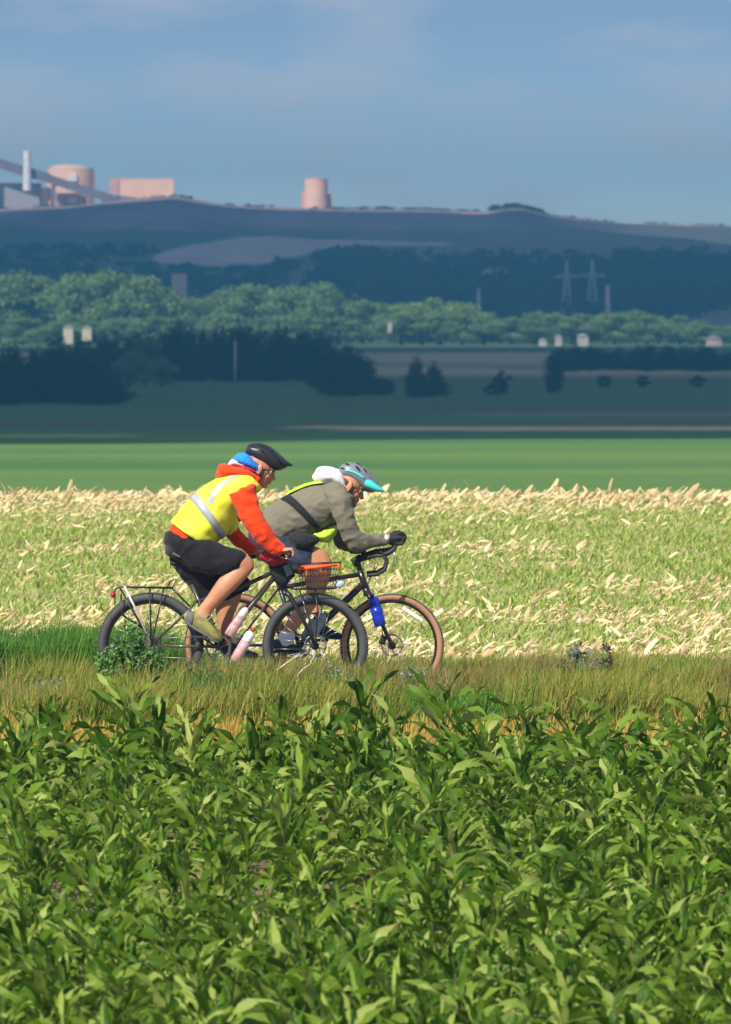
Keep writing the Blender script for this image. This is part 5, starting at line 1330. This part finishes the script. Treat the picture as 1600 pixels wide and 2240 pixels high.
def glasses(h, parent, ml):
    mb = MB()
    for s_ in (-1, 1): mb.tube([h.p(.078, s_*.062, -.006), h.p(.03, s_*.078, -.004), h.p(-.012, s_*.084, .002)], .003, 6)
    mb.tube([h.p(.078, -.062, .006), h.p(.094, -.03, .006), h.p(.098, 0, .004), h.p(.094, .03, .006), h.p(.078, .062, .006)], .003, 6)
    g_ = mb.build('glasses', m_lensframe, parent)
    for s_ in (-1, 1):
        mb = MB(); rows = []
        for z in (.006, -.008, -.022): rows.append([h.p(.096 - .3*abs(y_)**1.0 + z*.15, s_*y_, z*(1 - .0*y_)) for y_ in (.008, .022, .038, .054, .064)])
        n0 = len(rows[0]); 
        for row in rows: mb.v += [tuple(q) for q in row]
        for row in rows: mb.v += [tuple(q - h.R @ Vector((.002, 0, 0))) for q in row]
        for l in (0, 15):
            for i in range(2):
                for j in range(4): mb.f.append((l+i*5+j, l+i*5+j+1, l+(i+1)*5+j+1, l+(i+1)*5+j))
        mb.build('lens', ml, g_)
    mb = MB()
    for s_ in (-1, 1): h.e(mb, (.072, s_*.032, -.008), (.012, .012, .012))
    mb.build('eyes', m_eye, parent)
glasses(hA_, PA, m_lens)

# ======== rider B
torsoB = [sec(546,1172,566,1214,0,.125), sec(549,1152,590,1210,0,.165), sec(566,1128,618,1198,0,.17), sec(590,1107,648,1188,0,.172), sec(620,1088,676,1178,0,.18), sec(652,1070,706,1164,0,.19), sec(686,1059,732,1146,0,.195), sec(716,1055,756,1124,0,.185), sec(738,1057,768,1106,0,.15), sec(752,1064,774,1096,0,.085)]
armB = [sec(708,1078,748,1056,-.15,.068), sec(716,1090,762,1074,-.185,.07), sec(724,1110,770,1100,-.20,.067), sec(732,1135,776,1124,-.205,.064), sec(744,1164,782,1147,-.20,.058), sec(757,1190,791,1160,-.185,.052), sec(776,1206,800,1166,-.165,.047), sec(800,1202,808,1167,-.145,.045), sec(820,1197,822,1167,-.12,.041), sec(838,1193,840,1168,-.10,.036), sec(846,1190,847,1170,-.092,.034)]
farmB = [sec(712,1090,752,1070,.17,.065), sec(716,1120,762,1108,.20,.062), sec(722,1150,764,1138,.20,.06), sec(728,1178,766,1160,.19,.056), sec(742,1202,776,1172,.17,.052), sec(770,1208,792,1174,.14,.047), sec(800,1202,810,1172,.12,.042), sec(838,1194,840,1170,.08,.035)]
thighB = [sec(552,1160,580,1220,-.07,.085), sec(590,1160,600,1230,-.095,.092), sec(630,1170,628,1242,-.105,.086), sec(660,1182,646,1252,-.11,.08), sec(682,1190,660,1257,-.11,.077)]
legB = [sec(650,1186,636,1246,-.11,.066), sec(688,1194,660,1260,-.11,.062), sec(712,1204,668,1276,-.11,.058), sec(725,1226,672,1287,-.11,.054), sec(725,1254,669,1296,-.11,.051), sec(715,1282,662,1308,-.11,.052), sec(703,1306,650,1322,-.11,.054), sec(686,1334,637,1342,-.11,.047), sec(662,1362,624,1366,-.11,.037), sec(644,1386,615,1388,-.11,.031), sec(641,1402,611,1402,-.11,.033)]
footB = [sec(600,1398,600,1416,-.112,.026), sec(612,1396,610,1424,-.112,.036), sec(630,1402,628,1427,-.112,.04), sec(650,1412,650,1428,-.112,.045), sec(666,1420,666,1429,-.112,.03)]
fthighB = [sec(556,1164,586,1210,.07,.085), sec(594,1166,606,1226,.095,.088), sec(632,1176,634,1234,.10,.082), sec(664,1188,660,1242,.105,.078), sec(692,1198,676,1244,.105,.074)]
flegB = [sec(650,1194,646,1236,.105,.062), sec(690,1198,674,1240,.105,.056), sec(710,1206,682,1244,.105,.051), sec(722,1222,684,1246,.105,.048), sec(722,1242,682,1250,.105,.048), sec(718,1266,680,1268,.105,.051), sec(714,1295,679,1296,.105,.049), sec(708,1325,683,1324,.105,.040), sec(704,1350,683,1350,.105,.032), sec(706,1370,681,1368,.105,.034)]
ffootB = [sec(680,1366,676,1380,.107,.024), sec(692,1362,686,1390,.107,.036), sec(710,1368,704,1393,.107,.04), sec(730,1380,726,1397,.107,.046), sec(748,1388,746,1398,.107,.03)]
neckB = [sec(738,1064,762,1098,0,.068), sec(752,1052,778,1084,0,.06), sec(766,1046,792,1080,0,.058)]
hB_ = Head(P(768, 1062, YB), 27, 1.04)
mb = MB()
for secs, g in ((torsoB, .9), (armB, .8), (farmB, .8), (thighB, .75), (legB, 1), (footB, .8), (fthighB, .75), (flegB, .97), (ffootB, .8), (neckB, 1)):
    Loft(YB, secs, 4, g).add(mb, 18)
head_shapes(mb, hB_)
for s_ in (-1, 1):
    Loft(YB, [sec(836,1188,838,1170,s_*.09,.026), sec(848,1189,850,1168,s_*.075,.027), sec(858,1190,858,1166,s_*.06,.028)], 4).add(mb, 14)
    hand_on_bar(mb, P(852, 1178, YB + s_*.072), P(874, 1184, YB + s_*.045), .013, s=s_)
PB = link('person', fuse(mb, .0042, 3), m_skin)
tag(PB, 'bearded cyclist in olive grey top, grey and turquoise helmet, crouched over drop bars', 'person')
for s_ in (-1, 1):
    mb = MB(); hand_on_bar(mb, P(854, 1178, YB + s_*.070), P(875, 1184, YB + s_*.045), .012, s=s_, g=.004)
    # gloved back of the hand and fingers reaching forward
    Loft(YB, [sec(850,1190,854,1166,s_*.066,.030), sec(862,1194,864,1161,s_*.055,.037), sec(876,1192,874,1160,s_*.046,.039)], 4).add(mb, 16)
    for i in range(4):
        o_ = s_*.045 - .0315 + .021*i; dz = (0, 5, 8, 14)[i]
        addt(mb, YB, [(870, 1166 + dz*.6, o_), (880, 1165 + dz, o_*1.02), (889 - abs(i-1)*1.5, 1171 + dz*.9, o_), (884, 1181 + dz*.5, o_)], [.0115, .0112, .010, .009], 10)
    gl = link('glove', fuse(mb, .004, 3), m_glove, PB)
T = Loft(YB, torsoB[1:], 5, 1.0); mb = MB(); T.add(mb, 28); Loft(YB, armB, 5).add(mb, 20); Loft(YB, farmB, 5).add(mb, 20)
jb = link('jacket', fuse(mb, .006, 2, .011, 10, 21., (1, .6, 1.4)), m_grj, PB)
mb = MB(); Loft(YB, [sec(688,1034,696,1054,0,.05), sec(697,1022,706,1060,0,.10), sec(714,1020,722,1062,0,.125), sec(734,1024,740,1066,0,.12), sec(748,1032,754,1078,0,.10), sec(756,1048,762,1090,0,.075)], 5).add(mb, 22)
link('hood', fuse(mb, .006, 3, .007, 15, 9.), m_whitec, PB)
# shorts
mb = MB(); Loft(YB, torsoB[:2] + [sec(556,1142,604,1206,0,.17)], 5, 1.02).add(mb, 26); Loft(YB, thighB, 5, 1.04).add(mb, 20); Loft(YB, fthighB, 5, 1.03).add(mb, 20)
link('shorts', fuse(mb, .0065, 3, .007, 10, 17.), m_navy, PB)
VB = Loft(YB, torsoB, 6, 1.0)
# lime strap over the back, black sling, lime chest flap, waist pack
mb = MB(); VB.patch(mb, [.47 + .36*i/24 for i in range(25)], [(-.40 + .80*i/8) for i in range(9)], .014, .004, .006); sl = mb.build('lime_sash', m_lime2, PB)
mb = MB(); nn = 30
for o_ in (.0105, .015):
    for dw in (-1, 0, 1):
        for i in range(nn):
            t = .35 + 2.35*i/(nn-1); u = .455 + .10*math.sin(min(i/(nn-1), 1)*1.3) + dw*(.030 - .012*i/(nn-1))
            mb.v.append(tuple(VB.pt(u, t, o_)))
q = lambda l, i, j: l*3*nn + i*nn + j
for i in range(2):
    for j in range(nn-1): mb.f.append((q(0,i,j), q(0,i+1,j), q(0,i+1,j+1), q(0,i,j+1))); mb.f.append((q(1,i,j), q(1,i,j+1), q(1,i+1,j+1), q(1,i+1,j)))
for i in (0, 2):
    for j in range(nn-1): mb.f.append((q(0,i,j), q(0,i,j+1), q(1,i,j+1), q(1,i,j)))
mb.build('sling_strap', m_blackc, PB)
mb = MB(); Loft(YB, [sec(672,1166,676,1178,-.02,.05), sec(690,1160,700,1184,-.02,.12), sec(712,1154,722,1186,-.02,.13), sec(728,1148,734,1170,-.02,.08)], 4).add(mb, 20)
link('chest_flap', fuse(mb, .006, 3, .006, 20, 2.), m_lime2, PB)
mb = MB(); Loft(YB, [sec(630,1172,632,1184,-.11,.05), sec(646,1166,648,1200,-.14,.075), sec(672,1166,674,1202,-.14,.075), sec(692,1170,694,1188,-.12,.045)], 4).add(mb, 18)
mb.tube([VB.pt(.36, 2.1 + .9*i/12, .012) for i in range(13)], .012, 8, flat=.4)
link('waist_pack', fuse(mb, .006, 2, .006, 24, 4.), m_blackc, PB)
for secs, nm in ((footB, 0), (ffootB, 1)):
    mb = MB(); Loft(YB, secs, 5, 1.06).add(mb, 20); s_ = link('shoe', fuse(mb, .004, 3), m_shoeB, PB)
    mb = MB(); Loft(YB, [[*(np.array(q[2:4]) + (np.array(q[0:2]) - np.array(q[2:4]))*.1), *(np.array(q[2:4]) + np.array([0, 3.0])), q[4], q[5]*1.08] for q in secs], 5, 1, 3).add(mb, 18); mb.build('sole', m_sole, s_)
mb = MB(); Loft(YB, [sec(612,1384,645,1382,-.111,.036), sec(609,1393,646,1392,-.112,.040), sec(607,1408,642,1413,-.112,.043)], 4).add(mb, 18); mb.build('sock', m_whitec, PB)
mb = MB(); Loft(YB, [sec(681,1352,705,1352,.105,.036), sec(679,1366,707,1370,.105,.040)], 4).add(mb, 18); mb.build('sock', m_whitec, PB)
# cuff liner
mb = MB(); Loft(YB, [sec(842,1192,843,1168,-.095,.033), sec(846,1191,847,1169,-.092,.033)], 3).add(mb, 16); mb.build('cuff_liner', m_whitec, jb)
mb = MB(); hB_.e(mb, (-.035, 0, .0), (.072, .081, .052)); mb.build('hair', m_hair, PB)
mb = MB(); hB_.e(mb, (.036, 0, -.092), (.054, .055, .038)); hB_.e(mb, (.066, 0, -.108), (.028, .032, .028)); hB_.e(mb, (.080, 0, -.060), (.013, .030, .007))
for s_ in (-1, 1): hB_.e(mb, (.015, s_*.055, -.060), (.022, .016, .038))
link('beard', fuse(mb, .004, 1, .003, 60), m_beard, PB)
hmB, LB_ = helmet([sec(741,1030,744,1036,0,.03), sec(746,1018,753,1044,0,.07), sec(760,1011,767,1050,0,.088), sec(777,1012,781,1060,0,.094), sec(793,1018,796,1073,0,.088), sec(806,1028,810,1078,0,.072), sec(818,1042,822,1076,0,.045)],
    [sec(792,1040,786,1060,0,.080), sec(808,1044,800,1068,0,.084), sec(822,1056,814,1073,0,.076), sec(836,1068,828,1076,0,.058), sec(843,1074,838,1077,0,.03)], YB, m_helB, m_teal, PB,
    [(.33, .70, .055, .16), (.20, 1.15, .05, .15), (.56, 1.0, .06, .16), (.74, .75, .05, .14), (.6, .35, .07, .1)])
mb = MB(); LB_.patch(mb, [.25 + .45*i/12 for i in range(13)], [1.42, 1.5, 1.58], .002, .002); mb.build('teal_stripe', m_teal, hmB)
mb = MB(); LB_.patch(mb, [.25 + .45*i/12 for i in range(13)], [-1.58, -1.5, -1.42], .002, .002); mb.build('teal_stripe', m_teal, hmB)
straps(hB_, hmB); glasses(hB_, PB, m_dlens)
